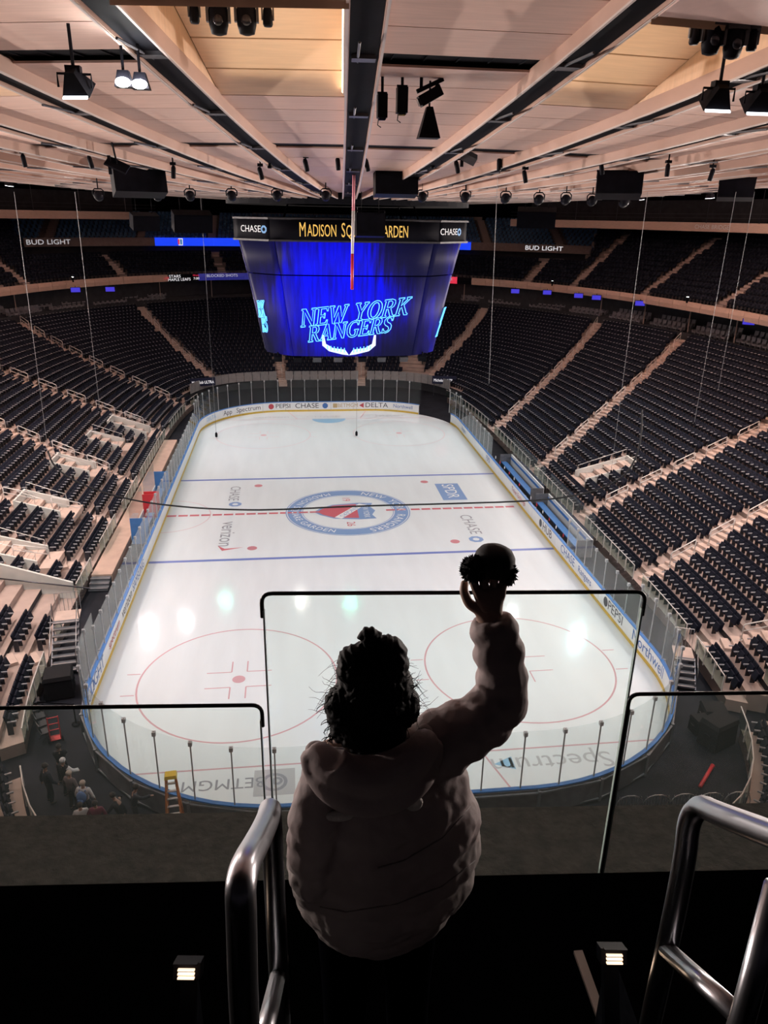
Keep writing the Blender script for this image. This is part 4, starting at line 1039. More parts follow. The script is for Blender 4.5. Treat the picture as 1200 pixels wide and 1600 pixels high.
def octa(s, fw=4.62, fd=6.0, ow=6.6, od=4.0):
    return [Vector((x * s, y * s, 0)) for x, y in ((-fw, -fd), (fw, -fd), (ow, -od), (ow, od), (fw, fd), (-fw, fd), (-ow, od), (-ow, -od))]
LEV = [(-1.12, 1.0), (-2.95, .94), (-3.02, .935), (-7.75, .80)]
def facet(i, z0, s0, z1, s1, name, matn, parent, bulge=.22, inset=.02, n=8, off=0.):
    A, B = octa(s0), octa(s1); a0, a1, b0, b1 = A[i], A[(i + 1) % 8], B[i], B[(i + 1) % 8]
    nn = Vector(((a1 - a0).y, -(a1 - a0).x, 0)).normalized(); m = MB(); m.smooth = True; U, W, U2, W2 = [], [], [], []
    for k in range(n + 1):
        t = inset / 2 + (1 - inset) * k / n; bl = bulge * (1 - (2 * t - 1) ** 2) + off
        p = a0.lerp(a1, t) + nn * bl; q = b0.lerp(b1, t) + nn * bl
        U.append((p.x, p.y, z0)); W.append((q.x, q.y, z1)); p -= nn * .12; q -= nn * .12; U2.append((p.x, p.y, z0)); W2.append((q.x, q.y, z1))
    m.loft([[U[k], W[k], W2[k], U2[k]] for k in range(n + 1)]); return m.build(name, matn, parent)
for i in range(8):
    big = i % 4 in (0, 2) 
    facet(i, LEV[0][0], LEV[0][1], LEV[1][0], LEV[1][1], 'upper_screen', 'screen_blue', sb, bulge=.25 if i % 2 == 0 else .1)
    facet(i, LEV[2][0], LEV[2][1], LEV[3][0], LEV[3][1], 'lower_screen', 'screen_blue', sb, bulge=.25 if i % 2 == 0 else .1)
    facet(i, 0.02, 1.035, -1.05, 1.035, 'sign_ring', 'led_dark', sb, bulge=.25 if i % 2 == 0 else .1, inset=0)
m = MB()
for z0, s0, z1, s1 in ((.1, .97, -2.98, .90), (-2.98, .90, -7.7, .76)):
    A, B = octa(s0), octa(s1); m.loft([[(p.x, p.y, z0) for p in A], [(p.x, p.y, z1) for p in B]])
m.build('frame_body', 'black', sb)
m = MB()
for s, z in ((1.045, .06), (1.045, -1.09)):
    A = octa(s)
    for i in range(8): m.bar((A[i].x, A[i].y, z), (A[(i + 1) % 8].x, A[(i + 1) % 8].y, z), .1)
m.build('ring_trim', 'rig_grey', sb)
def ring_fn(xc, i=0, s=1.035, zc=-.52, off=.03):
    A = octa(s); a0, a1 = A[i], A[(i + 1) % 8]; L = (a1 - a0).length; nn = Vector(((a1 - a0).y, -(a1 - a0).x, 0)).normalized()
    def fn(x, y, z):
        t = .5 + (xc + x) / L; p = a0.lerp(a1, t) + nn * ((.25 if i % 2 == 0 else .1) * (1 - (2 * t - 1) ** 2) + off); return p.x, p.y, zc + y
    return fn
CX = .49
def caps(words, xc, size, small, matn):
    # small-capital lettering: big initials
    x = xc
    parts_ = []
    for w in words:
        parts_.append((w[0], size)); parts_.append((w[1:], small)); parts_.append((' ', small))
    wid = lambda t, s: sum({'I': .24, ' ': 1.0, 'M': .88, 'Q': .7, 'O': .66, 'D': .64, 'G': .66, 'N': .64, 'A': .6, 'R': .56, 'U': .62, 'S': .5, 'E': .5}[c] for c in t) * s * CX
    tot = sum(wid(t, s) for t, s in parts_); x = xc - tot / 2
    for t, s in parts_:
        if t.strip(): link('sign_lettering', text_mesh(t, s, matn, align='LEFT', fn=ring_fn(x, 0, zc=-.53 + (size - s) * -.18), xs=CX), sb)
        x += wid(t, s)
caps(['MADISON', 'SQUARE', 'GARDEN'], .05, 1.08, .9, 'led_gold')
link('sign_lettering', text_mesh('CHASE', .5, 'led_grey', fn=ring_fn(0, 7), xs=1.1), sb); link('sign_lettering', text_mesh('CHASE', .5, 'led_grey', fn=ring_fn(-.55, 1), xs=1.1), sb)
for i, xo in ((7, 1.05), (1, .5)):
    fn = ring_fn(xo, i); m = MB(); R8 = [(math.cos(PI / 8 + PI / 4 * k), math.sin(PI / 8 + PI / 4 * k)) for k in range(8)]
    vs = [fn(.22 * a, .22 * b, 0) for a, b in R8] + [fn(.11 * a, .11 * b, 0) for a, b in R8]; m._add(vs, [(k, (k + 1) % 8, 8 + (k + 1) % 8, 8 + k) for k in range(8)]); m.build('octagon_mark', 'led_chase', sb)
# neon lettering shown on the screens: outlined serif capitals
def ell(cx, cy, rx, ry, n=20): return [(cx + rx * math.cos(2 * PI * k / n), cy + ry * math.sin(2 * PI * k / n)) for k in range(n)]
GL = {
 'N': (1.02, [[(0,0),(0,.07),(.1,.09),(.1,.91),(0,.93),(0,1),(.28,1),(.75,.28),(.75,.91),(.65,.93),(.65,1),(.98,1),(.98,.93),(.88,.91),(.88,0),(.76,0),(.22,.8),(.22,.09),(.32,.07),(.32,0)]]),
 'E': (.80, [[(0,0),(0,.07),(.1,.09),(.1,.91),(0,.93),(0,1),(.72,1),(.72,.75),(.66,.75),(.6,.9),(.28,.9),(.28,.56),(.46,.56),(.5,.66),(.55,.66),(.55,.36),(.5,.36),(.46,.46),(.28,.46),(.28,.1),(.62,.1),(.7,.27),(.76,.27),(.74,0)]]),
 'W': (1.26, [[(0,1),(0,.93),(.08,.91),(.32,0),(.44,0),(.62,.62),(.8,0),(.92,0),(1.16,.91),(1.24,.93),(1.24,1),(.94,1),(.94,.93),(1.02,.91),(.88,.34),(.68,.97),(.56,.97),(.38,.34),(.24,.91),(.34,.93),(.34,1)]]),
 'Y': (.88, [[(0,1),(0,.93),(.07,.91),(.34,.45),(.34,.09),(.24,.07),(.24,0),(.62,0),(.62,.07),(.52,.09),(.52,.45),(.79,.91),(.86,.93),(.86,1),(.56,1),(.56,.93),(.64,.91),(.45,.57),(.26,.91),(.34,.93),(.34,1)]]),
 'O': (.96, [ell(.46, .5, .45, .52), ell(.46, .5, .25, .41)]),
 'R': (.90, [[(0,0),(0,.07),(.1,.09),(.1,.91),(0,.93),(0,1),(.5,1),(.7,.92),(.76,.74),(.7,.57),(.54,.48),(.78,.09),(.86,.07),(.86,0),(.64,0),(.36,.46),(.28,.46),(.28,.09),(.38,.07),(.38,0)], [(.28,.9),(.46,.9),(.56,.82),(.57,.72),(.54,.6),(.44,.55),(.28,.55)]]),
 'K': (.92, [[(0,0),(0,.07),(.1,.09),(.1,.91),(0,.93),(0,1),(.38,1),(.38,.93),(.28,.91),(.28,.55),(.6,.91),(.52,.93),(.52,1),(.84,1),(.84,.93),(.76,.91),(.46,.58),(.8,.09),(.88,.07),(.88,0),(.66,0),(.35,.46),(.28,.4),(.28,.09),(.38,.07),(.38,0)]]),
 'A': (.92, [[(0,0),(0,.07),(.07,.09),(.36,1),(.52,1),(.82,.09),(.9,.07),(.9,0),(.56,0),(.56,.07),(.63,.09),(.58,.27),(.27,.27),(.21,.09),(.3,.07),(.3,0)], [(.3,.36),(.55,.36),(.43,.75)]]),
 'G': (.96, [[(.82,.72),(.76,.72),(.7,.86),(.56,.92),(.36,.88),(.24,.7),(.22,.5),(.26,.28),(.4,.12),(.56,.1),(.66,.14),(.66,.38),(.56,.4),(.56,.46),(.9,.46),(.9,.4),(.83,.38),(.83,.08),(.66,0),(.5,-.02),(.26,.04),(.08,.22),(.02,.48),(.07,.76),(.24,.95),(.48,1.02),(.66,.97),(.76,.99),(.82,1)]]),
 'S': (.74, [[(.05,.28),(.11,.28),(.18,.13),(.34,.08),(.48,.13),(.5,.25),(.42,.36),(.2,.47),(.06,.6),(.05,.8),(.17,.96),(.36,1.02),(.52,.97),(.6,1),(.64,1),(.64,.72),(.58,.72),(.5,.87),(.36,.93),(.24,.88),(.22,.76),(.32,.65),(.54,.54),(.66,.4),(.67,.2),(.54,.04),(.34,-.02),(.18,.03),(.1,0),(.05,0)]]) }
def low_fn(i, off=.05):
    A, B = octa(LEV[2][1]), octa(LEV[3][1]); z0, z1 = LEV[2][0], LEV[3][0]; La = 2 * 4.62 if i % 2 == 0 else (A[(i + 1) % 8] - A[i]).length
    nn = Vector(((A[(i + 1) % 8] - A[i]).y, -(A[(i + 1) % 8] - A[i]).x, 0)).normalized()
    def fn(x, z):
        t = .5 + x / La; w = (z - z0) / (z1 - z0); a = A[i].lerp(A[(i + 1) % 8], t); b = B[i].lerp(B[(i + 1) % 8], t); p = a.lerp(b, w) + nn * ((.25 if i % 2 == 0 else .1) * (1 - (2 * t - 1) ** 2) + off)
        return (p.x, p.y, z)
    return fn
def neon_word(word, i, x0, z0, size, slope, sh=.22, w=.048, squeeze=1.):
    fn = low_fn(i); x = 0
    for ch in word:
        if ch == ' ': x += .42; continue
        adv, loops = GL[ch]; m = MB()
        for lp in loops:
            P = []
            for (a, b) in lp:
                X = (x + a) * size * .98 * squeeze; Z = b * size; P.append(fn(x0 + X + sh * Z, z0 + Z + slope * X))
            m.tube(P, w * .5, 4, closed=True)
        m.build('neon_letter', 'neon_blue', sb); x += adv
neon_word('NEW YORK', 0, -3.75, -5.98, 1.06, .105); neon_word('RANGERS', 0, -3.35, -6.88, .98, .105)
neon_word('RK', 7, -1.25, -5.6, 1.0, .1, squeeze=.42); neon_word('RS', 7, -1.2, -6.5, .95, .1, squeeze=.42)
neon_word('N', 1, 1.1, -5.9, .9, .1, squeeze=.3); neon_word('R', 1, 1.0, -6.8, .9, .1, squeeze=.3)
# winged ornament under the words
fn = low_fn(0, .05); 
for sx in (-1, 1):
    m = MB(); wing = [(0, -7.45), (.3, -7.1), (1.2, -7.0), (1.7, -6.75), (1.8, -6.2), (1.95, -6.2), (1.98, -6.85), (1.5, -7.2), (.5, -7.4)]
    P = [fn(sx * a - .35, b - .22) for a, b in wing]; m._add(P, [tuple(range(len(P)))]); m.build('wing_emblem', 'neon_ice', sb)
    m = MB()
    for k in range(6): a = .35 + .25 * k; m.tube([fn(sx * a - .35, -7.5 + .04 * k), fn(sx * a - .35, -7.22 + .03 * k)], .03, 4)
    m.build('wing_feathers', 'neon_blue', sb)
# fittings under the scoreboard
for k, x in enumerate((-4.6, -3.4, -2.2, -.9, .6, 1.8, 3.2, 4.4)):
    m = MB(); m.box((x, -4.4 + .2 * (abs(x) > 4), -7.95), (.5, .4, .35), Matrix.Rotation(.5, 3, 'X')); m.tube([(x, -4.3, -7.8), (x, -4.3, -7.6)], .05, 5); m.build('under_light', 'rig_grey' if k in (2, 3, 5, 6) else 'rig_black', sb)
for x, y in ((-4, -3.5), (4, -3.5), (-4, 3.5), (4, 3.5)):
    m = MB(); m.tube([(x, y, .1), (x * .9, y * .9, 1.3)], .06, 5); m.build('hoist_cable', 'rig_black', sb)
# ------------------------------------------------------------------ balcony the picture is taken from
GY, FZ = -49.0, 17.5
ALPHA = .078                                            # the balcony front stands slightly turned against the rink axis
BPIV = Vector((-3.3, GY, 0)); BROT = Matrix.Translation(BPIV) @ Matrix.Rotation(-ALPHA, 4, 'Z') @ Matrix.Translation(-BPIV)
BINV = BROT.inverted()
def spin(o): o.matrix_basis = BROT @ o.matrix_basis; return o
def on_front(px, py):                                   # photo position -> (x, z) along the unturned balcony front
    o_, d_ = BINV @ CAM_POS, BINV.to_3x3() @ ray(px, py); p = o_ + d_ * ((GY - o_.y) / d_.y); return p.x, p.z
mat('ledge_concrete', (.10, .088, .08), .85, var=.35, scale=14, bump=.7, bscale=30); mat('carpet_black', (.003, .003, .004), .95, var=.3, scale=30, spec=.0); mat('riser_black', (.007, .0065, .009), .8)
m = MB(); m.box((-2.5, -48.77, 16.325), (40, .5, 2.2)); tag(spin(m.build('wall_balcony_front', 'ledge_concrete')), 'rough dark concrete parapet ledge in front of the glass railing', kind='structure')
bal = empty('floor_balcony'); spin(bal); tag(bal, 'black stepped balcony floor in the foreground', kind='structure')
steps = [(-49.02, -50.25, 17.52), (-50.25, -50.55, 17.78), (-50.55, -50.85, 18.06), (-50.85, -51.15, 18.34), (-51.15, -53.2, 18.55)]
for y0, y1, z in steps:
    m = MB(); m.box((-3.55, (y0 + y1) / 2, z / 2 + 7.5), (1.3, y0 - y1, z - 15)); m.build('step', 'carpet_black', bal)
for sx in (-1, 1):
    for y0, y1, z in ((-49.02, -49.75, 17.52), (-49.75, -50.5, 18.02), (-50.5, -51.3, 18.36), (-51.3, -53.2, 18.75)):
        m = MB(); m.box((-3.55 + sx * 6.15, (y0 + y1) / 2, z / 2 + 7.5), (11., y0 - y1, z - 15)); m.build('seat_platform', 'carpet_black', bal)
# pale nosing strips beside the aisle
for a, b, w in (((447, 1495), (447, 1560), .016), ((903, 1487), (945, 1605), .034)):
    p, q = BINV @ at_Z(*a, 17.53), BINV @ at_Z(*b, 17.53); m = MB(); m.bar(p, q, w, .015); m.build('edge_strip', 'rail_pale', bal)
# unseen wall and soffit behind the viewer, added to block light
m = MB(); m.box((-3, -56, 22), (60, .4, 16)); tag(m.build('wall_light_block', 'black'), 'unseen dark wall behind the viewer, added to block light', kind='structure')
m = MB(); m.box((-3, -54.4, 22.6), (60, 3.4, .3)); tag(m.build('ceiling_light_block', 'black'), 'unseen dark soffit behind the viewer, added to block light', kind='structure')

def rounded(p0, p1, p2, r, n=5):
    p0, p1, p2 = Vector(p0), Vector(p1), Vector(p2); a = (p0 - p1).normalized(); b = (p2 - p1).normalized(); A, B = p1 + a * r, p1 + b * r
    return [A.lerp(p1, t).lerp(p1.lerp(B, t), t) for t in [k / n for k in range(n + 1)]]
def guard(x0, x1, ztop, lab, r0, r1, y=GY, post0=None, post1=None, zb=17.12):
    o = empty('glass_guard', ((x0 + x1) / 2, y, zb)); tag(o, lab, 'glass railing', 'glass guards on the balcony edge')
    P = lambda x, z: Vector((x - (x0 + x1) / 2, 0, z - zb))
    m = MB(); n = 5; ol = []
    rr = .035
    for (cx, cz, a0) in ((x1 - rr, ztop - rr, 0), (x0 + rr, ztop - rr, PI / 2)):
        for k in range(n + 1): a = a0 + PI / 2 * k / n; ol.append((cx + rr * math.cos(a), cz + rr * math.sin(a)))
    ol += [(x0, zb), (x1, zb)]
    m.prism(ol, lambda x, z: P(x, z) + Vector((0, -.006, 0)), lambda x, z: P(x, z) + Vector((0, .006, 0))); m.build('glass_pane', 'rail_glass', o)
    pts = []
    zl = ztop + .008
    lo = ztop - .09
    path = [P(x0 - .006, post0 or lo)] + rounded(P(x0 - .006, lo), P(x0 - .006, zl), P(x1, zl), .04) + rounded(P(x0, zl), P(x1 + .006, zl), P(x1 + .006, lo), .04) + [P(x1 + .006, post1 or lo)]
    m = MB(); m.smooth = True; m.tube(path, .0078, 8); m.build('top_rail', 'rail_black', o)
    m = MB()
    for x in (x0, x1):
        m.bar(P(x, zb), P(x, ztop - .06), .007, .016)
    m.build('glass_edge', 'edge_glass', o)
    m = MB(); m.box(P((x0 + x1) / 2, zb - .0), (x1 - x0, .05, .1)); m.build('base_channel', 'rail_black', o)
    return spin(o)
mat('edge_glass', (.45, .55, .52), .15, .2, spec=.8)
(c0, cz0), (c1, cz1), (r0_, rz_), (l1_, lz_) = on_front(411, 928), on_front(1006, 930), on_front(985, 1085), on_front(407, 1102)
guard(c0, c1, (cz0 + cz1) / 2, 'tall glass guard with black rail right in front of the person', 0, 0)
guard(r0_, r0_ + 3.5, rz_, 'low glass guard with black post on the right of the person', 0, 0, post0=17.05, y=GY - .01)
guard(l1_ - 4.4, l1_, lz_, 'low glass guard with black rail on the left of the person', 0, 0, y=GY - .01)

# ------------------------------------------------------------------ stainless handrails either side of the aisle
def smooth_path(pts, it=3):
    pts = [Vector(p) for p in pts]
    for _ in range(it):
        q = [pts[0]]
        for a, b in zip(pts, pts[1:]): q += [a.lerp(b, .25), a.lerp(b, .75)]
        q.append(pts[-1]); pts = q
    return pts
def rail_thing(lab, paths):
    base = paths[0][1][0]; o = empty('aisle_grab_rail', base); tag(o, lab, 'handrail', 'steel grab rails beside the aisle')
    for nm, P, r in paths:
        m = MB(); m.smooth = True; m.tube([Vector(p) - Vector(base) for p in P], r, 14); m.build(nm, 'polished', o)
D = at_depth
nearL = D(374, 1392, 1.06); farL = D(421, 1264, 1.48)
baseN = Vector((nearL.x - .012, nearL.y - .02, 17.9)); baseF = Vector((farL.x, farL.y, 17.5))
top = smooth_path([baseN, nearL + Vector((-.006, -.01, -.25)), nearL + Vector((0, 0, -.06)), nearL + Vector((0, .02, .01)), nearL.lerp(farL, .5), farL + Vector((0, -.02, .0)), farL + Vector((.0, .045, -.03)), farL + Vector((.0, .05, -.25)), Vector((farL.x, farL.y + .05, 17.5))])
low = [D(415, 1540, 1.72), D(395, 1600, 1.5)]
mid_a = Vector((farL.x, farL.y + .05, farL.z - .52)); mid_b = Vector((nearL.x, nearL.y - .01, nearL.z - .40))
rail_thing('polished steel grab rail to the left of the person', [('hoop', top, .0225), ('lower_bar', [mid_a, mid_b], .018)])
farR = D(1088, 1258, 1.52); nearR = D(1330, 1352, 1.02); fl = D(1042, 1484, 1.60); nl = D(1160, 1592, 1.26)
hoopR = smooth_path([Vector((fl.x - .01, fl.y, 17.6)), fl, farR.lerp(fl, .35), farR + Vector((0, .015, -.05)), farR + Vector((.01, .0, .0)), farR.lerp(nearR, .15), farR.lerp(nearR, .6), nearR])
rail_thing('polished steel grab rail at the right edge, bent into a loop', [('hoop', hoopR, .0225), ('lower_bar', [fl, nl], .0185), ('near_post', [D(1215, 1385, 1.19), nl, nl + Vector((-.02, -.01, -.2))], .02)])
# ------------------------------------------------------------------ aisle step lights
def step_light(px, D_, lab):
    c = at_depth(px[0], px[1], D_); o = empty('step_light', c); tag(o, lab, 'step light', 'step lights')
    o.rotation_euler = (math.radians(-28), 0, -.12); o.scale = (.72, .72, .62)
    m = MB(); m.box((0, .03, 0), (.085, .05, .058)); m.build('housing', 'rig_black', o)
    m = MB(); m.box((0, -.012, .036), (.075, .022, .005)); m.build('hood', 'rig_black', o)
    for z in (.012, -.002, -.016): m = MB(); m.box((0, -.0, z - .004), (.052, .012, .0058)); m.build('light_bar', 'step_lamp', o)
    m = MB(); m.box((0, .05, -.16), (.05, .03, .3)); m.build('bracket', 'rig_black', o)
    L = bpy.data.lights.new('step_lamp', 'POINT'); L.energy = .02; L.color = (1, .72, .5); L.shadow_soft_size = .02; lo = bpy.data.objects.new('step_lamp', L); COL.objects.link(lo); lo.parent = o; lo.location = (0, -.05, .012)
mat('step_lamp', (1, .8, .6), .5, emit=(1, .68, .45), estr=1.15)
step_light((291, 1519), 1.70, 'small lit step light left of the left grab rail'); step_light((960, 1496), 1.78, 'small lit step light beside the right grab rail')
# ------------------------------------------------------------------ the person in the foreground (seen from behind)
mat('jacket', (.33, .265, .265), .75, var=.12, scale=8, bump=.25, bscale=14, spec=.3); mat('jacket_dark', (.14, .11, .115), .8, var=.15, scale=8); mat('fuzz', (.55, .5, .48), .95, var=.15, scale=40, bump=.5, bscale=60)
mat('hair', (.003, .003, .005), .7, spec=.15); mat('skin', (.36, .22, .17), .55, var=.05, scale=10); mat('trousers', (.002, .002, .003), .95, var=.2, spec=0.); mat('shoe', (.02, .02, .022), .6); mat('fur_black', (.006, .006, .01), .9); mat('cap_cloth', (.012, .012, .016), .8, var=.2, scale=20); mat('eye_white', (.8, .8, .78), .3); mat('lip', (.35, .13, .12), .5)
WORK = bpy.data.scenes.new('work')                      # small side scene so that modifiers evaluate quickly
def bake(o):
    COL.objects.unlink(o); WORK.collection.objects.link(o); vl = WORK.view_layers[0]; vl.update(); dg = vl.depsgraph; me = bpy.data.meshes.new_from_object(o.evaluated_get(dg)); old = o.data; mats = [m_ for m_ in old.materials]
    o.modifiers.clear(); o.data = me; me.materials.clear()
    for m_ in mats: me.materials.append(m_)
    for p in me.polygons: p.use_smooth = True
    WORK.collection.objects.unlink(o); COL.objects.link(o); bpy.data.meshes.remove(old); return o
def skin_mesh(name, V, E_, R_, matn, parent=None, sub=2, root=0):
    me = bpy.data.meshes.new(name); me.from_pydata([tuple(v) for v in V], E_, []); me.materials.append(MATS[matn])
    o = link(name, me, parent); o.modifiers.new('s', 'SKIN')
    for i, r in enumerate(R_):
        sv = me.skin_vertices[0].data[i]; sv.radius = (r, r) if not hasattr(r, '__len__') else r; sv.use_root = (i == root)
    sd = o.modifiers.new('d', 'SUBSURF'); sd.levels = sub; sd.render_levels = sub
    return bake(o)
PY = -49.83
def P_(x, y, dy=0.): return at_Y(x, y, PY + dy)
person = empty('person', (P_(590, 1300).x, PY, 17.5)); tag(person, 'person in a puffy hooded jacket raising a furry black hat, seen from behind', 'person')
base = person.location.copy()
W = lambda v: Vector(v) - base
hc = P_(584, 1082, .06)                                        # head centre
pel = P_(592, 1400); chest = P_(590, 1230, .0); neck = P_(588, 1165, .03); 
shR = P_(690, 1150); shL = P_(500, 1190); elR = P_(782, 1098, .02); wrR = P_(767, 972, .06); elL = P_(482, 1360, .0); wrL = P_(520, 1430, .22)
hd = (Vector(P_(763, 905, .09)) - wrR).normalized()
palm = wrR + hd * .075
right = Vector((1, 0, 0)); 
V = [pel, P_(592, 1310), chest, neck, hc + Vector((0, 0, -.08)), hc, hc + Vector((0, .0, .07)), hc + Vector((0, .085, -.03)),          # 0-7
     shR, elR, wrR, palm, shL, elL, wrL, wrL + Vector((.03, .07, -.02))]                                                              # 8-15
E_ = [(0, 1), (1, 2), (2, 3), (3, 4), (4, 5), (5, 6), (5, 7), (2, 8), (8, 9), (9, 10), (10, 11), (2, 12), (12, 13), (13, 14), (14, 15)]
R_ = [(.13, .1), (.12, .09), (.15, .1), .052, .06, .085, .06, .05, .06, .045, .03, (.042, .024), .06, .045, .03, (.034, .02)]
# legs
for sx in (-1, 1):
    b = len(V); hip = pel + Vector((sx * .09, 0, -.04)); kn = Vector((hip.x, PY + .02, 17.98)); an = Vector((hip.x, PY - .01, 17.58)); toe = an + Vector((0, .15, -.05))
    V += [hip, kn, an, toe]; E_ += [(0, b), (b, b + 1), (b + 1, b + 2), (b + 2, b + 3)]; R_ += [.085, .055, .04, .035]
# fingers of the raised hand: curl round the hat band, thumb on the left
def finger(root_i, dirs, lens, rad):
    p = V[root_i]; prev = root_i
    return
sidev = Vector((1, 0, 0)); fw = Vector((0, 1, 0))
for k, (ox, ln, ang, curl) in enumerate(((-.033, .034, -.2, .45), (-.011, .038, -.05, .4), (.012, .036, .1, .45), (.033, .029, .26, .55))):
    a = palm + sidev * ox * 1.05 + hd * .012; b0 = len(V)
    d1 = (hd + sidev * ang).normalized(); d2 = (hd * .75 + fw * curl + sidev * ang * .8).normalized(); d3 = (hd * .2 + fw * .9 + sidev * ang * .5).normalized()
    V += [a, a + d1 * ln, a + d1 * ln + d2 * ln * .75, a + d1 * ln + d2 * ln * .75 + d3 * ln * .55]; E_ += [(11, b0), (b0, b0 + 1), (b0 + 1, b0 + 2), (b0 + 2, b0 + 3)]; R_ += [.0128, .0118, .0105, .009]
a = wrR + hd * .032 - sidev * .022; b0 = len(V)
V += [a, a - sidev * .030 + hd * .012 + fw * .01, a - sidev * .040 + hd * .042 + fw * .02, a - sidev * .032 + hd * .066 + fw * .03]; E_ += [(10, b0), (b0, b0 + 1), (b0 + 1, b0 + 2), (b0 + 2, b0 + 3)]; R_ += [.017, .0145, .0125, .0105]
for k, (ox, ln) in enumerate(((-.02, .03), (-.005, .033), (.01, .03), (.024, .024))):
    w0 = V[15] + Vector((ox * .8, .02, 0)); b0 = len(V); V += [w0, w0 + Vector((0, ln, -.008)), w0 + Vector((0, ln * 1.6, -.03))]; E_ += [(15, b0), (b0, b0 + 1), (b0 + 1, b0 + 2)]; R_ += [.01, .009, .008]
w0 = wrL + Vector((.03, .02, 0)); b0 = len(V); V += [w0, w0 + Vector((.02, .03, .0))]; E_ += [(14, b0), (b0, b0 + 1)]; R_ += [.011, .01]
body = skin_mesh('body', [W(v) for v in V], E_, R_, 'skin', person, 2)
# face (turned away from the picture)
m = MB(); m.smooth = True; m.ball(W(hc + Vector((0, .128, -.035))), .016, 8, 6, sz=1.5); m.build('nose', 'skin', body)
for sx in (-1, 1):
    m = MB(); m.smooth = True; m.ball(W(hc + Vector((sx * .032, .105, -.005))), .013, 8, 6); m.build('eye', 'eye_white', body)
    m = MB(); m.smooth = True; m.ball(W(hc + Vector((sx * .085, .01, -.02))), .028, 8, 6, sx=.35, sy=.7); m.build('ear', 'skin', body)
m = MB(); m.smooth = True; m.ball(W(hc + Vector((0, .112, -.072))), .02, 8, 6, sz=.35, sy=.5); m.build('mouth', 'lip', body)

# jacket: torso rows of baffles, two quilted sleeves, collar -> one voxel-remeshed shell
def ellipse_ring(c, ax, ay, rx, ry, n=28): return [c + ax * (rx * math.cos(2 * PI * k / n)) + ay * (ry * math.sin(2 * PI * k / n)) for k in range(n)]
X, Y = Vector((1, 0, 0)), Vector((0, 1, 0))
m = MB()
prof = [  # pixel row, left, right pixel
 (1168, 540, 650), (1178, 500, 688), (1195, 478, 712), (1220, 464, 722), (1260, 454, 738), (1300, 450, 748), (1340, 452, 748), (1380, 460, 738), (1415, 478, 716), (1445, 506, 690), (1466, 545, 650)]
PR = []
for i in range(len(prof) - 1):
    for q in range(6): t = q / 6; PR.append(tuple(a + (b - a) * t for a, b in zip(prof[i], prof[i + 1])))
PR.append(prof[-1]); rings = []
for k, (py, l, r) in enumerate(PR):
    ph = (py - 1168) / 298
    A, B = P_(l, py), P_(r, py); c = (A + B) / 2; rx = (B - A).length / 2; ry = rx * (.62 if py < 1200 else .72)
    puff = 1 + .055 * (abs(math.sin(ph * PI * 6.2)) - .5)
    tiltv = Vector((1, 0, .10)).normalized()
    rings.append(ellipse_ring(c + Vector((0, .02, 0)), tiltv, Y, rx * puff, ry * puff))
m.loft(rings)
def sleeve(mb, pts, rad, nb, amp=.13, n=18):
    P = smooth_path(pts, 3); L = [0]
    for a, b in zip(P, P[1:]): L.append(L[-1] + (b - a).length)
    tot = L[-1]; Q = []; Rr = []
    N = nb * 6
    for k in range(N + 1):
        s = tot * k / N; j = max(0, min(len(P) - 2, next((i for i in range(len(L) - 1) if L[i + 1] >= s), len(L) - 2))); u = (s - L[j]) / max(1e-6, L[j + 1] - L[j])
        Q.append(P[j].lerp(P[j + 1], u)); t = k / N; r0 = np.interp(t, np.linspace(0, 1, len(rad)), rad); Rr.append(r0 * (1 + amp * (abs(math.sin(PI * nb * t)) - .6)))
    mb.tube(Q, Rr, n)
sleeve(m, [P_(620, 1215), P_(690, 1160), P_(768, 1118, .01), P_(788, 1085, .02), P_(782, 1030, .04), P_(768, 966, .06)], [.092, .092, .084, .074, .067, .063, .056], 9)
sleeve(m, [P_(545, 1200, -.03), P_(508, 1215, -.06), P_(490, 1285, -.10), P_(486, 1360, -.09), P_(500, 1412, .02), P_(522, 1432, .15)], [.062, .066, .064, .060, .056, .05, .044], 8)
jk = m.build('jacket', 'jacket', person); jk.data.transform(Matrix.Translation(-base))
rm = jk.modifiers.new('r', 'REMESH'); rm.mode = 'VOXEL'; rm.voxel_size = .0085
sm = jk.modifiers.new('s', 'SMOOTH'); sm.factor = .5; sm.iterations = 3
bake(jk)
from mathutils import noise as _ns
def displace(ob, fn):
    pts = [(v.co.copy(), v.normal.copy()) for v in ob.data.vertices]
    ob.data.vertices.foreach_set('co', [c for p, n_ in pts for c in (p + n_ * fn(p))]); ob.data.update()
displace(jk, lambda p: .0085 * _ns.noise(Vector((p.x * 9 + p.z * 5, p.y * 9, p.z * 26 - p.x * 9))) + .003 * _ns.noise(p * 45))
from mathutils.bvhtree import BVHTree
JB = BVHTree.FromPolygons([v.co.copy() for v in jk.data.vertices], [tuple(p.vertices) for p in jk.data.polygons])
def jk_hit(px, py): loc = JB.ray_cast(W(CAM_POS), ray(px, py).normalized())[0]; return loc is not None, loc
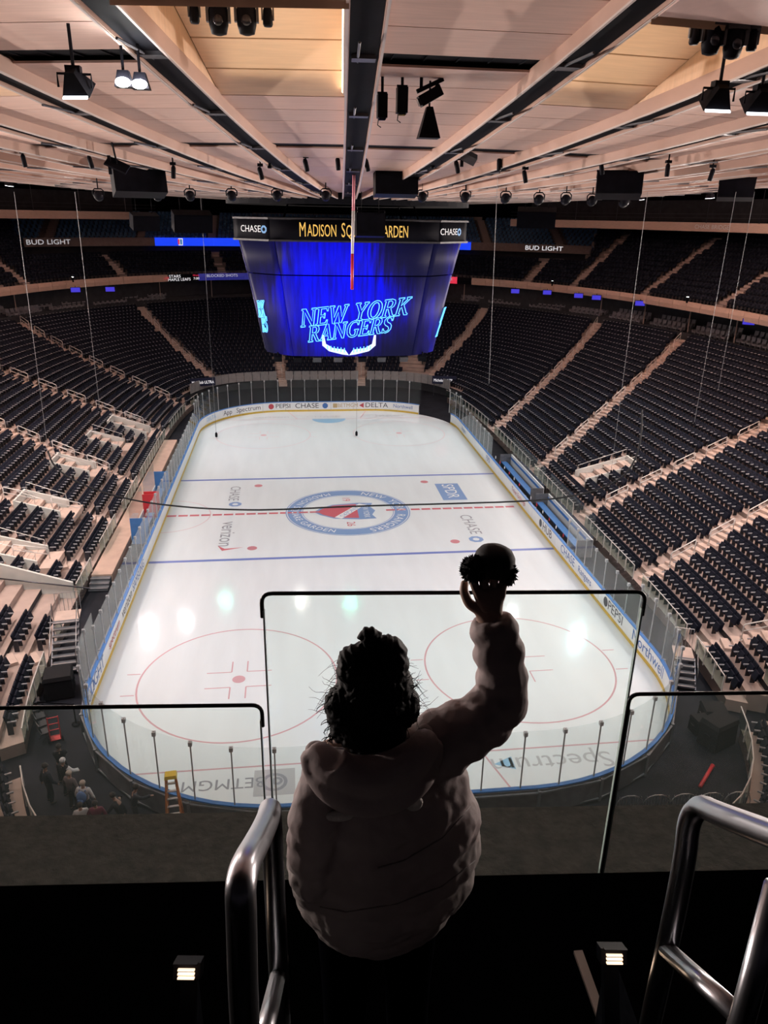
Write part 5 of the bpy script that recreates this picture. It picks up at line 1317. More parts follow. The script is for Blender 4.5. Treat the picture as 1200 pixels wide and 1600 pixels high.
# hood: thick collar roll lying on the back with two small pale ears
m = MB(); hr = []
ctr = [(482, 1176), (492, 1206), (520, 1236), (562, 1252), (608, 1248), (648, 1226), (672, 1192), (680, 1160)]
hp = smooth_path([P_(x, y, -.135 if 500 < x < 665 else -.08) for x, y in ctr], 2); m.tube(hp, [.020 + .022 * math.sin(PI * k / (len(hp) - 1)) for k in range(len(hp))], 12)
ctr2 = [(490, 1172), (520, 1202), (565, 1216), (615, 1208), (655, 1180), (668, 1152)]
hp = smooth_path([P_(x, y, -.12 if 500 < x < 660 else -.06) for x, y in ctr2], 2); m.tube(hp, [.028 + .025 * math.sin(PI * k / (len(hp) - 1)) for k in range(len(hp))], 12)
ctr3 = [(520, 1190), (560, 1232), (600, 1236), (640, 1205)]
hp = smooth_path([P_(x, y, -.125) for x, y in ctr3], 2); m.tube(hp, .04, 12)
m.ball(P_(494, 1172, -.03), .030, 12, 8, sz=.7); m.ball(P_(668, 1150, -.02), .034, 12, 8)
hood = m.build('hood', 'jacket', person); hood.data.transform(Matrix.Translation(-base))
rm = hood.modifiers.new('r', 'REMESH'); rm.mode = 'VOXEL'; rm.voxel_size = .007; sm = hood.modifiers.new('s', 'SMOOTH'); sm.factor = .5; sm.iterations = 3; bake(hood)
for (px, py, sx_, sz_, rot) in ((528, 1275, 1.5, .55, .1), (646, 1254, .9, 1.0, -.5)):
    m = MB(); m.smooth = True; m.ball((0, 0, 0), .026, 14, 9, sx=sx_, sy=.45, sz=sz_, M=Matrix.Rotation(rot, 3, 'Y')); o = m.build('hood_ear', 'fuzz', hood); hit, loc = jk_hit(px, py); o.location = (loc - ray(px, py).normalized() * .012) if hit else W(P_(px, py, -.185)); o['label'] = 'pale fuzzy ear sewn on the hood'
# seams on the back of the jacket
for pts in ([(742, 1345), (690, 1385), (620, 1412), (540, 1425), (480, 1412)], [(735, 1260), (690, 1310), (630, 1345), (570, 1362)]):
    m = MB(); m.smooth = True
    # follow the surface: push along the viewing ray to the jacket shell
    dgp = []
    for (px, py) in [((a[0] * (1 - t) + b[0] * t), (a[1] * (1 - t) + b[1] * t)) for a, b in zip(pts, pts[1:]) for t in (0, .33, .66)]:
        d = ray(px, py).normalized(); hit, loc = jk_hit(px, py)
        if hit: dgp.append(loc - d * .0005)
    if len(dgp) > 2: m.tube(dgp, .0022, 5); m.build('seam', 'jacket_dark', jk)
# trousers and shoes
LV, LE, LR = [], [], []
for sx in (-1, 1):
    b = len(LV); hip = pel + Vector((sx * .085, 0, .06)); kn = Vector((pel.x + sx * .095, PY + .02, 17.98)); an = Vector((pel.x + sx * .1, PY - .01, 17.57)); LV += [hip, kn, an]; LE += [(b, b + 1), (b + 1, b + 2)]; LR += [.105, .075, .062]
LE.append((0, 3)); skin_mesh('trousers', [W(v) for v in LV], LE, LR, 'trousers', person, 2)
for sx in (-1, 1):
    m = MB(); m.smooth = True; c = Vector((pel.x + sx * .1, PY + .05, 17.545)); m.ball(W(c), .05, 12, 8, sx=.95, sy=2.5, sz=.95); m.build('shoe', 'shoe', person)
# hair: mass with an uneven outline plus loose curls
m = MB(); rnd = random.Random(3)
m.ball(P_(585, 1080, .02), .098, 20, 14, sy=1.05, sz=1.12); m.ball(P_(545, 1105, .0), .062, 14, 10, sz=1.15); m.ball(P_(625, 1105, .0), .05, 14, 10, sz=1.2); m.ball(P_(560, 1142, -.02), .052, 14, 10); m.ball(P_(605, 1148, -.02), .05, 14, 10); m.ball(P_(540, 1138, 0), .040, 12, 8); m.ball(P_(600, 1030, .0), .06, 14, 10); m.ball(P_(560, 1040, .0), .055, 14, 10)
m.ball(P_(590, 1040, .01), .075, 16, 12, sx=1.05); m.ball(P_(578, 995, .0), .024, 12, 8, sx=1.2); m.ball(P_(592, 1003, .0), .02, 12, 8); m.ball(P_(575, 1158, -.03), .048, 12, 9)
hair = m.build('hair', 'hair', person); hair.data.transform(Matrix.Translation(-base)); rm = hair.modifiers.new('r', 'REMESH'); rm.mode = 'VOXEL'; rm.voxel_size = .006
bake(hair)
displace(hair, lambda p: .0045 * math.sin(p.x * 210 + 3 * math.sin(p.z * 90)) * math.sin(p.z * 160 + 2 * math.sin(p.x * 130)))
m = MB()
Cc = P_(584, 1085, 0)
for k in range(130):
    a = rnd.uniform(0, 2 * PI)
    if -PI * .62 < a < -PI * .38: continue
    ex, ez = math.cos(a), math.sin(a); R0 = .098 if ex > 0 else .106
    st = Cc + Vector((ex * R0 * .93, rnd.uniform(-.05, .03), ez * R0 * 1.12 * .95)); pts = []
    d = Vector((ex, rnd.uniform(-.3, .3), ez * .8 - .25)).normalized(); L = rnd.uniform(.02, .05) * (1.35 if ez < 0 else .9); cr = rnd.uniform(.003, .008); ph = rnd.uniform(0, 6); tg = Vector((-ez, 0, ex)) * rnd.choice((-1, 1))
    for q in range(9):
        t = q / 8; pts.append(st + d * L * t + tg * (L * .9 * t * t) + (Vector((-d.z, 0, d.x)) * math.sin(ph + t * 7) + Vector((0, 1, 0)) * math.cos(ph + t * 7)) * cr * t + Vector((0, 0, -.012 * t * t)))
    m.tube(pts, [.0011 * (1 - .7 * q / 8) for q in range(9)], 3, caps=False)
for k in range(70):                                            # fringe of heavier curls low on the left
    st = P_(rnd.uniform(515, 548), rnd.uniform(1075, 1150), rnd.uniform(-.03, .03)); pts = []; ph = rnd.uniform(0, 6); L = rnd.uniform(.02, .045); dx = rnd.uniform(-.9, -.1)
    for q in range(10): t = q / 9; pts.append(st + Vector((dx * L * t, 0, -L * t)) + Vector((math.cos(ph + t * 8), math.sin(ph + t * 8), 0)) * .006 * t)
    m.tube(pts, [.0022 * (1 - .6 * q / 9) for q in range(10)], 4, caps=False)
o = m.build('loose_curls', 'hair', hair); o.data.transform(Matrix.Translation(-base)); o['kind'] = 'stuff'

# ------------------------------------------------------------------ furry hat held up in the hand
hat = empty('trapper_hat', P_(768, 900, .1)); tag(hat, 'black hat with furry ear flaps held up in the raised hand', 'hat')
hb = hat.location.copy()
def fur_ball(name, c, r, sx, sy, sz, n, ln, parent):
    m = MB(); m.smooth = True; m.ball((0, 0, 0), r, 16, 12, sx=sx, sy=sy, sz=sz); o = m.build(name, 'fur_black', parent); o.location = c - hb
    f = MB()
    for k in range(n):
        z = rnd.uniform(-1, 1); a = rnd.uniform(0, 2 * PI); q = math.sqrt(1 - z * z); p = Vector((r * sx * q * math.cos(a), r * sy * q * math.sin(a), r * sz * z)); nn = p.normalized()
        t = nn.orthogonal().normalized() * .0028; t2 = nn.cross(t); tip = p + nn * ln * rnd.uniform(.5, 1.2) + Vector((rnd.uniform(-1, 1), rnd.uniform(-1, 1), rnd.uniform(-1, .4))) * ln * .4
        f._add([p + t, p - t * .5 + t2, p - t * .5 - t2, tip], [(0, 1, 3), (1, 2, 3), (2, 0, 3)])
    u = f.build('fur', 'fur_black', o); u['kind'] = 'stuff'
cr = P_(772, 880, .1)
m = MB(); m.smooth = True
pf = [(0.001, .048), (.022, .046), (.040, .037), (.050, .022), (.053, .004), (.051, -.014), (.046, -.024)]
m.lathe(pf[::-1], 20, sx=1., sy=1.05); o = m.build('crown', 'cap_cloth', hat); o.location = cr - hb; o.rotation_euler = (0, .1, 0)
fur_ball('ear_flap', P_(741, 889, .08), .030, 1.05, .9, 1.1, 420, .008, hat); fur_ball('ear_flap', P_(795, 896, .08), .024, .75, 1., 1.2, 360, .007, hat)
fur_ball('fur_brim', P_(768, 894, .12), .04, 1.1, .6, .55, 380, .007, hat)
m = MB(); m.smooth = True; m.tube(smooth_path([P_(744, 902, .07), P_(750, 908, .06), P_(757, 901, .06)], 2), .003, 6); m.build('chin_strap', 'cap_cloth', hat)
# ------------------------------------------------------------------ rigging under the ceiling
def rod_up(o, base, top_z, r=.025, n='hanger', x=0., y=0.):
    m = MB(); m.tube([(x, y, 0), (x, y, top_z - base.z)], r, 5); m.build(n, 'rig_black', o)
def ceil_z(p): return dish(math.hypot(p.x, p.y)) + .15
def moving_head(px, D_, s, lab, big=True):
    c = at_depth(px[0], px[1], D_); o = empty('moving_head_light', c); tag(o, lab, 'stage light', 'stage lights hung from the near soffit')
    if big:
        m = MB(); m.smooth = True; m.lathe([(.05 * s, -.36 * s), (.15 * s, -.33 * s), (.19 * s, -.18 * s), (.20 * s, .05 * s), (.16 * s, .2 * s), (.06 * s, .26 * s)], 14, sy=.8); m.build('head', 'rig_black', o)
        m = MB(); m.box((0, -.03, .22 * s), (.42 * s, .24 * s, .16 * s)); 
        for sx in (-1, 1): m.box((sx * .215 * s, 0, .08 * s), (.05 * s, .14 * s, .42 * s))
        m.build('yoke', 'rig_grey', o)
        m = MB(); m.smooth = True; m.ball((0, -.155 * s, -.12 * s), .10 * s, 10, 8, sy=.35); m.build('lens', 'lens', o)
    else:
        m = MB(); m.smooth = True; m.lathe([(.08 * s, -.26 * s), (.10 * s, -.22 * s), (.09 * s, .02 * s), (.05 * s, .12 * s)], 10); m.build('body', 'rig_black', o)
        m = MB(); m.box((0, 0, .18 * s), (.2 * s, .12 * s, .14 * s)); m.box((.11 * s, 0, .0), (.03 * s, .06 * s, .3 * s)); m.box((-.11 * s, 0, .0), (.03 * s, .06 * s, .3 * s)); m.build('yoke', 'rig_grey', o)
    m = MB(); m.tube([(0, 0, .2 * s), (0, 0, 1.0 * s)], .03, 5); m.build('clamp', 'rig_grey', o)
for px, big, w in (((303, 10), False, 'leftmost small'), ((341, 20), True, 'left big'), ((385, 20), True, 'right big'), ((418, 15), False, 'rightmost small')):
    moving_head((px[0], px[1] + 3), 14.2, .95, f'{w} stage light in the group hung at top left', big)
for px, big, w in (((1087, 46), False, 'leftmost small'), ((1113, 54), True, 'left big'), ((1147, 60), True, 'right big'), ((1177, 56), False, 'rightmost small')):
    moving_head(px, 14.0, .95, f'{w} stage light in the group hung at top right', big)
def cabinet(px, D_, w, h, d, lab, rz=0., tilt=0., frame=True, mt='rig_black', top=None):
    c = at_depth(px[0], px[1], D_); o = empty('speaker_cabinet', c, rz); tag(o, lab, 'loudspeaker', 'loudspeakers under the ceiling')
    T_ = Matrix.Rotation(tilt, 3, 'X'); m = MB(); m.box((0, 0, 0), (w, d, h), T_); m.build('body', mt, o)
    m = MB(); m.box(T_ @ Vector((0, -d / 2 - .015, 0)), (w * .94, .03, h * .9), T_); m.build('grille', 'black', o)
    zt = (top or ceil_z(c)) - c.z
    m = MB()
    if frame:
        m.bar((-w * .52, 0, h * .62), (w * .52, 0, h * .62), .07)
        for sx in (-1, 1): m.tube([(sx * w * .5, 0, h * .62), (sx * w * .5, 0, h * .3)], .025, 5)
    for sx in (-.3, .3): m.tube([(sx * w, 0, h * .4), (sx * w, 0, zt)], .02, 5)
    m.build('hanging_frame', 'rig_black', o); return o
cabinet((618, 286), 31, 1.75, 1.0, .9, 'large black loudspeaker hanging just right of the middle beam', tilt=-.15)
cabinet((217, 285), 30, 2.0, .95, .9, 'large black loudspeaker hanging on the left', rz=.35, tilt=-.25)
cabinet((967, 290), 30, 1.75, .85, .9, 'large black loudspeaker hanging on the right', rz=-.35, tilt=-.25)
cabinet((1150, 297), 34, 1.5, .8, .8, 'black loudspeaker hanging near the right edge', rz=-.5, tilt=-.2)
cabinet((578, 352), 38, 1.45, 1.1, 1., 'dark loudspeaker cluster hiding part of the sign', tilt=-.1, mt='rig_black')
cabinet((226, 346), 58, 2.0, 1.1, 1.2, 'dark loudspeaker cluster beyond the ceiling, far left', rz=.4, tilt=.25, frame=False, top=22, mt='black'); cabinet((300, 346), 56, 2.8, 1.3, 1.2, 'wide dark loudspeaker cluster left of the scoreboard', rz=.3, tilt=.3, frame=False, top=22, mt='black')
cabinet((838, 340), 56, 2.8, 1.2, 1.2, 'wide dark loudspeaker cluster right of the scoreboard', rz=-.3, tilt=.3, frame=False, top=22, mt='black')
# fittings in the slot right of the middle beam
def strip_fix(px, D_, w, h, lab, tilt=0.):
    c = at_depth(px[0], px[1], D_); o = empty('spotlight', c); tag(o, lab, 'spotlight', 'fittings in the slot right of the middle beam'); q = Matrix.Rotation(tilt, 3, 'Y')
    m = MB(); m.box((0, 0, 0), (w, .3, h), q); m.build('body', 'rig_black', o); m = MB(); m.box(q @ Vector((0, 0, -h / 2 - .02)), (w * .7, .22, .04), q); m.build('lens', 'lens', o)
    m = MB(); m.tube([(0, 0, h * .35), (0, 0, max(.8, ceil_z(c) + .5 - c.z))], .035, 5); m.bar((-w * .5, 0, h * .55), (w * .5, 0, h * .55), .05); m.build('yoke', 'rig_black', o)
    m = MB(); m.tube([(-.08, 0, -h / 2), (-.1, 0, -h / 2 - .15), (-.02, 0, -h / 2 - .2)], .012, 4); m.build('lead', 'cable_black', o)
strip_fix((597, 166), 17.8, .23, .5, 'slim black spotlight nearest the middle beam'); strip_fix((628, 157), 17.8, .25, .54, 'slim black spotlight beside the tilted projector')
c = at_depth(672, 150, 17.8); o = empty('projector', c); tag(o, 'tilted black projector on an angled arm above the wedge loudspeaker', 'projector'); q = Matrix.Rotation(-.5, 3, 'Y')
m = MB(); m.box((0, 0, 0), (.56, .3, .24), q); m.build('body', 'rig_black', o); m = MB(); m.bar((-.32, 0, .08), (.3, 0, .36), .09); m.tube([(-.22, 0, .1), (-.22, 0, .9)], .04, 5); m.bar((.1, 0, .1), (.18, 0, .3), .06); m.build('arm', 'rig_black', o); m = MB(); m.box(q @ Vector((-.3, 0, 0)), (.04, .2, .16), q); m.build('lens', 'lens', o)
c = at_depth(670, 192, 18.2); o = empty('wedge_speaker', c); tag(o, 'black wedge shaped loudspeaker hanging under the tilted projector', 'loudspeaker')
m = MB(); m.box((0, 0, 0), (.52, .42, .68), taper=(.28, .5)); m.build('body', 'rig_black', o); m = MB(); m.tube([(0, 0, .3), (0, 0, 1.6)], .025, 5); m.build('hanger', 'rig_black', o); m = MB(); m.box((0, -.16, -.05), (.36, .03, .42), Matrix.Rotation(-.16, 3, 'X'), taper=(.3, 1)); m.build('grille', 'black', o)
# small track lights along the inner slots, round lamps nearer the hub
for k, (px, py) in enumerate([(37, 250), (141, 252), (271, 268), (407, 270), (421, 252), (528, 255), (573, 257), (676, 252), (714, 260), (780, 256), (820, 275), (940, 262), (1043, 265), (1112, 272), (478, 257)]):
    D_ = 27.5; c = at_depth(px, py, D_); o = empty('track_light', c); tag(o, f'small black track light, {ordw(k if k < 14 else 5)} along the inner ceiling slots' if k < 14 else 'small black track light beside the middle beam on its left', 'track light', 'track lights along the inner slots')
    m = MB(); m.smooth = True; m.lathe([(.07, -.24), (.085, -.2), (.085, .12), (.05, .2)], 10, M=Matrix.Rotation(random.uniform(-.3, .3), 3, 'Y')); m.build('body', 'rig_black', o); m = MB(); m.box((0, 0, .26), (.2, .14, .1)); m.tube([(0, 0, .2), (0, 0, max(.5, ceil_z(c) + .5 - c.z))], .03, 5); m.build('bracket', 'rig_black', o)
for k, (px, py) in enumerate([(154, 306), (246, 306), (297, 306), (362, 306), (433, 306), (509, 306), (660, 308), (727, 308), (790, 310), (842, 312), (884, 312), (925, 314), (975, 316)]):
    c = at_depth(px, py, 35); o = empty('par_lamp', c); tag(o, f'round black lamp in a yoke near the hub, {ordw(k)} from the left', 'lamp', 'round lamps near the ceiling hub')
    m = MB(); m.smooth = True; m.lathe([(.1, -.2), (.2, -.16), (.22, .08), (.14, .2)], 12, M=Matrix.Rotation(1.2, 3, 'X')); m.build('head', 'rig_black', o); m = MB(); m.tube([(-.24, 0, 0), (-.25, 0, .2), (-.15, 0, .3), (.15, 0, .3), (.25, 0, .2), (.24, 0, 0)], .03, 5); m.tube([(0, 0, .3), (0, 0, max(.45, ceil_z(c) + .3 - c.z))], .03, 5); m.build('yoke', 'rig_black', o)
for px, lab in (((733, 246), 'small pale projector clamped to the right beam'), ((183, 258), 'flat black lamp panel under the left beams')):
    c = at_depth(*px, 26); o = empty('clamped_lamp', c); tag(o, lab, 'lamp'); pale = px[0] > 500
    q = Matrix.Rotation(.4, 3, 'Y') @ Matrix.Rotation(.6, 3, 'X'); m = MB(); m.box((0, 0, 0), (.5, .3, .28) if pale else (.75, .5, .06), q); m.build('body', 'rig_grey' if pale else 'rig_black', o); m = MB(); m.tube([(0, 0, .05), (-.1, 0, max(.4, ceil_z(c) - c.z + .2))], .035, 5); m.box((-.25, 0, .0), (.1, .1, .6)); m.build('arm', 'rig_black', o)
# white pole with red tip hanging in front of the scoreboard
D_ = 30; t0, t1, t2, t3 = at_depth(553, 268, D_), at_depth(552, 330, D_), at_depth(550.5, 397, D_), at_depth(550, 452, D_)
o = empty('hanging_pole', t3); tag(o, 'slender white hanging pole with a red lower end before the scoreboard', 'pole')
for nm, a, b, mt in (('pink_top', t0, t1, 'pole_pink'), ('white_shaft', t1, t2, 'pole_white'), ('red_tip', t2, t3, 'red_paint')): m = MB(); m.smooth = True; m.tube([a - t3, b - t3], .06, 10); m.build(nm, mt, o)
m = MB(); m.tube([t0 - t3, t0 - t3 + Vector((0, 0, .8))], .025, 5); m.build('hanger', 'rig_black', o)
# hanging wires
for k, (a, b, D_) in enumerate([((22, 300), (75, 705), 38), ((117, 300), (156, 640), 40), ((1012, 300), (955, 735), 40), ((1150, 300), (1085, 660), 40), ((1179, 300), (1122, 610), 42), ((781, 190), (764, 600), 36)]):
    A, B = at_depth(*a, D_ * .82), at_depth(*b, D_); o = empty('hanging_wire', B); tag(o, ['thin wire on the far left holding the sagging cable', 'thin wire hanging over the left stand', 'thin wire right of the scoreboard holding the sagging cable', 'thin wire over the right stand, left of a close pair', 'thin wire at the right, rightmost of all', 'thin wire just right of the scoreboard'][k], 'wire', 'wires hanging from the ceiling')
    m = MB(); m.tube([A - B, Vector((0, 0, 0))], .009, 4); m.build('strand', 'wire_grey', o); m = MB(); m.box((0, 0, -.05), (.06, .06, .14)); m.build('weight', 'rig_black', o)
for k, px in enumerate(((338, 680), (557, 678))):
    c = at_Z(*px, .25); o = empty('hanging_wire', c); tag(o, f'long wire ending in a black weight above the far {"left" if k == 0 else "right"} faceoff circle', 'wire', 'wires hanging from the ceiling'); m = MB(); m.tube([(0, 0, 0), (0, 0, 21.2)], .014, 4); m.build('strand', 'wire_grey', o); m = MB(); m.lathe([(.05, -.2), (.12, -.15), (.12, .15), (.04, .3)], 8); m.build('weight', 'rig_black', o)
cp = [(75, 705), (83, 728), (118, 754), (198, 781), (290, 793), (380, 797), (445, 796), (545, 791), (700, 787), (830, 783), (900, 775), (950, 760), (982, 738), (998, 705), (1003, 670), (1003, 640)]
pts = [at_depth(x, y, 38) for x, y in cp]; m = MB(); m.smooth = True; c0 = pts[5]; m.tube([p - c0 for p in smooth_path(pts, 2)], .045, 5)
o = m.build('sagging_cable', 'cable_black'); o.location = c0; tag(o, 'thick black cable sagging across the view above the centre ice', 'cable')
# ------------------------------------------------------------------ walkway, benches and equipment at ice level
m = MB(); m.box((-15.13, 3.9, .26), (1.16, 28.4, .52)); wk = m.build('walkway', 'walk_tan'); tag(wk, 'tan raised walkway between the left stand and the rink', 'walkway')
st = empty('walkway_steps', (-15.3, -10.3, 0)); tag(st, 'dark steps with pale edges at the near end of the tan walkway', 'steps')
for q in range(3):
    m = MB(); m.box((.15, -.2 - .36 * q, (.42 - .14 * q) / 2), (1.1, .36, .42 - .14 * q)); t_ = m.build('step', 'board_back', st); m = MB(); m.box((.15, -.36 - .36 * q, .43 - .14 * q), (1.1, .06, .03)); m.build('nosing', 'steel', t_)
# left side cut: pale parapet with sloping rail, portable metal stair
m = MB(); m.prism([(-19.6, 1.0), (-15.9, .5), (-15.9, 1.5), (-19.6, 2.8)], lambda x, z: (x, -13.25, z), lambda x, z: (x, -13.1, z)); o = m.build('parapet', 'parapet_white'); tag(o, 'pale sloping parapet beside the metal stair on the left', 'parapet')
m = MB(); m.smooth = True; m.tube([(-19.6, -13.4, 2.0), (-15.0, -13.4, 1.2)], .04, 6); o2 = m.build('handrail', 'steel_dark', o)
def portable_stair(loc, rz, n, rise, run, w, lab):
    o = empty('portable_stair', loc, rz); tag(o, lab, 'stairs')
    for q in range(n):
        m = MB(); m.box((0, (q + .5) * run, (q + 1) * rise - .02), (w, run * .95, .05)); t_ = m.build('step', 'board_back', o); m = MB(); m.box((0, q * run + .04, (q + 1) * rise + .01), (w, .07, .03)); m.build('nosing', 'aluminium', t_)
    for sx in (-1, 1):
        m = MB(); m.bar((sx * w / 2, 0, .05), (sx * w / 2, n * run, n * rise - .05), .05, .2); m.build('stringer', 'steel_dark', o)
        m = MB(); m.smooth = True; m.tube([(sx * w / 2, .1, .2), (sx * w / 2, .1, 1.0), (sx * w / 2, n * run, n * rise + .95), (sx * w / 2, n * run, n * rise)], .022, 6); m.build('handrail', 'steel', o)
    m = MB(); m.box((0, n * run + .5, n * rise - .03), (w, 1.0, .06)); m.build('landing', 'concrete_step', o)
    m = MB()
    for q in range(7): m.tube([(-w / 2 + w * q / 6, n * run + 1.0, n * rise), (-w / 2 + w * q / 6, n * run + 1.0, n * rise + 1.0)], .012, 4)
    m.tube([(-w / 2, n * run + 1.0, n * rise + 1.0), (w / 2, n * run + 1.0, n * rise + 1.0)], .02, 5); m.build('gate', 'steel', o)
portable_stair((-14.75, -19.9, 0), .14, 8, .2, .30, 1.15, 'dark metal portable stair with pale edges beside the left stand')
portable_stair((13.75, -23.9, 0), -.35, 5, .2, .26, .9, 'small grey metal stair outside the near right corner of the rink')
# penalty box (left) and team benches (right)
pb = empty('penalty_box', (-13.9, 0, 0)); tag(pb, 'glass walled penalty box with blue bench behind the left boards', 'penalty box')
for y0, y1 in ((-4.8, -.3), (.3, 4.8)):
    m = MB(); m.box((0, (y0 + y1) / 2, .45), (.4, y1 - y0 - .3, .08)); m.box((0, (y0 + y1) / 2, .22), (.3, y1 - y0 - .4, .44)); m.build('bench', 'blue_plastic', pb)
    m = MB(); m.box((-.55, (y0 + y1) / 2, 1.4), (.03, y1 - y0, 2.2)); m.build('back_glass', 'rink_glass', pb); m = MB(); m.box((-.55, (y0 + y1) / 2, .35), (.06, y1 - y0, .7)); m.build('back_board', 'board_white', pb)
for y in (-4.8, -.3, .3, 4.8): m = MB(); m.box((0, y, .9), (1.1, .04, 1.8)); m.build('divider', 'blue_plastic' if abs(y) > 1 else 'red_paint', pb)
for k, (y0, y1, lab) in enumerate(((.6, 9.4, 'far team bench with blue seat behind the right boards'), (-9.3, -.6, 'near team bench with blue seat behind the right boards'))):
    o = empty('team_bench', (14.0, (y0 + y1) / 2, 0)); L = y1 - y0; tag(o, lab, 'bench', 'team benches')
    m = MB(); m.box((.25, 0, .5), (.5, L, .1)); m.build('seat', 'blue_plastic', o); m = MB(); m.box((.25, 0, .22), (.4, L - .2, .44)); m.build('plinth', 'board_back', o); m = MB(); m.box((.9, 0, .6), (.08, L, 1.2)); m.build('back_board', 'board_white', o)
    m = MB(); m.box((.86, 0, .86), (.03, L, .2)); m.build('blue_stripe', 'board_blue', o)
    for q in range(5): m = MB(); m.box((.92, -L / 2 + L * (q + .5) / 5, 2.0), (.02, L / 5 - .04, 1.6)); m.build('glass_pane', 'rink_glass', o)
    for sy in (-1, 1): m = MB(); m.box((.4, sy * L / 2, .6), (1.0, .06, 1.2)); m.build('end_panel', 'board_back', o)
    for q in range(6):
        m = MB(); m.smooth = True; m.lathe([(.035, 0), (.04, .04), (.04, .17), (.015, .21), (.015, .25)], 8); b_ = m.build('water_bottle', 'ink_white' if q % 2 else 'red_paint'); b_.location = (13.25, (y0 + y1) / 2 - L * .4 + L * .16 * q, 1.1)
        tag(b_, f'{"white" if q % 2 else "red"} water bottle on the boards, {ordw(q)} along the {"far" if k == 0 else "near"} team bench', 'bottle', 'bottles at the team benches')
# end parapet behind the far goal and the two beer signs
fpar = empty('far_parapet'); tag(fpar, 'grey panelled parapet along the front of the end stand', 'parapet')
FQ, _l = curve(lower_prm(1.7), 200)
for k in range(200):
    a, b = FQ[k], FQ[(k + 1) % 200]
    if a[1] > 36 and abs(a[0]) < 15.5 and abs((a[0] + b[0]) / 2 - 4.9) > .8 and abs((a[0] + b[0]) / 2 + 4.9) > .8:
        d = (b - a) / np.hypot(*(b - a)) * .03; m = MB(); m.bar((a[0] + d[0], a[1] + d[1], 1.55), (b[0] - d[0], b[1] - d[1], 1.55), .08, 1.1); m.build('panel', 'wall_grey' if True else '', fpar)
mat_used = None
for px, lab in (((317, 597), 'left'), ((694, 594), 'right')):
    c = at_Y(px[0], px[1], 37.5); o = empty('hanging_sign', c, .25 if lab == 'left' else -.2); tag(o, f'navy beer sign with white lettering at the {lab} far corner', 'sign', 'navy beer signs at the far corners')
    m = MB(); m.box((0, .08, 0), (2.9, .12, .95)); m.build('panel', 'sign_navy', o); link('lettering', text_mesh('Michelob ULTRA', .5, 'led_white', xs=.72), o, Matrix.Translation((0, .005, -.05)) @ Matrix.Rotation(PI / 2, 4, 'X'))
    m = MB()
    for sx in (-1, 1): m.tube([(sx * 1.2, .12, -.4), (sx * 1.2, .12, -c.z + .02 if c.z < 4 else -2)], .035, 5)
    m.build('leg', 'steel_dark', o)
# clutter by the near corners
def case(px, dx, dy, dz, lab, rz=0., mt='drape'):
    c = at_Z(px[0], px[1], 0); o = empty('equipment_case', c, rz); tag(o, lab, 'case'); m = MB(); m.box((0, 0, dz * .42), (dx, dy, dz * .84), taper=(.96, .96)); m.build('body', mt, o); m = MB(); m.box((0, 0, dz * .92), (dx * 1.02, dy * 1.02, dz * .16), taper=(.9, .9)); m.build('lid', mt, o)
    m = MB()
    for sx in (-1, 1): m.tube([(sx * dx * .51, -.12, dz * .5), (sx * dx * .55, -.1, dz * .56), (sx * dx * .55, .1, dz * .56), (sx * dx * .51, .12, dz * .5)], .015, 5)
    m.build('handle', 'steel_dark', o)
case((95, 1082), 1.2, 1.1, 1.1, 'black draped case between the metal stair and the left seats', .2); case((1118, 1160), 1.3, .9, 1.2, 'tall black equipment case by the right corner seats', .4); case((1112, 1128), 1.0, .9, .8, 'low black equipment case behind the tall one on the right', -.2); case((1092, 1142), .7, .6, .7, 'smallest black equipment case, left of the tall one on the right', .1)
def folding_chair(loc, rz, lab):
    o = empty('folding_chair', loc, rz); tag(o, lab, 'chair', 'black chairs lined up at the near left corner')
    m = MB(); m.box((0, 0, .45), (.42, .4, .04)); m.build('seat', 'seat_shell', o); m = MB(); m.box((0, -.2, .72), (.42, .04, .34), Matrix.Rotation(.15, 3, 'X')); m.build('backrest', 'seat_shell', o)
    for sx in (-1, 1):
        for y0, y1 in ((.2, -.18), (-.2, .2)): m = MB(); m.tube([(sx * .2, y0, 0), (sx * .2, y1 * .6, .47)], .012, 4); m.build('leg', 'steel_dark', o)
for q in range(5):
    c = at_Z(62 + 4 * q, 1108 + 12 * q, 0); folding_chair((c.x - .15, c.y, 0), -1.2 + .06 * q, f'black folding chair, {ordw(q)} from the far end of the line at the near left corner')
# crowd stanchion
c = at_Z(119, 1131, 0); o = empty('crowd_stanchion', c); tag(o, 'black belt stanchion on the dark floor at the left', 'stanchion'); m = MB(); m.smooth = True; m.lathe([(.18, 0), (.18, .025), (.04, .05)], 14); m.build('base', 'rig_black', o); m = MB(); m.smooth = True; m.lathe([(.03, .04), (.03, .95), (.045, .95), (.045, 1.02), (.02, 1.03)], 10); m.build('post', 'rig_black', o); m = MB(); m.bar((0, 0, .97), (-1.6, .5, .85), .01, .05); m.build('belt', 'rig_black', o)
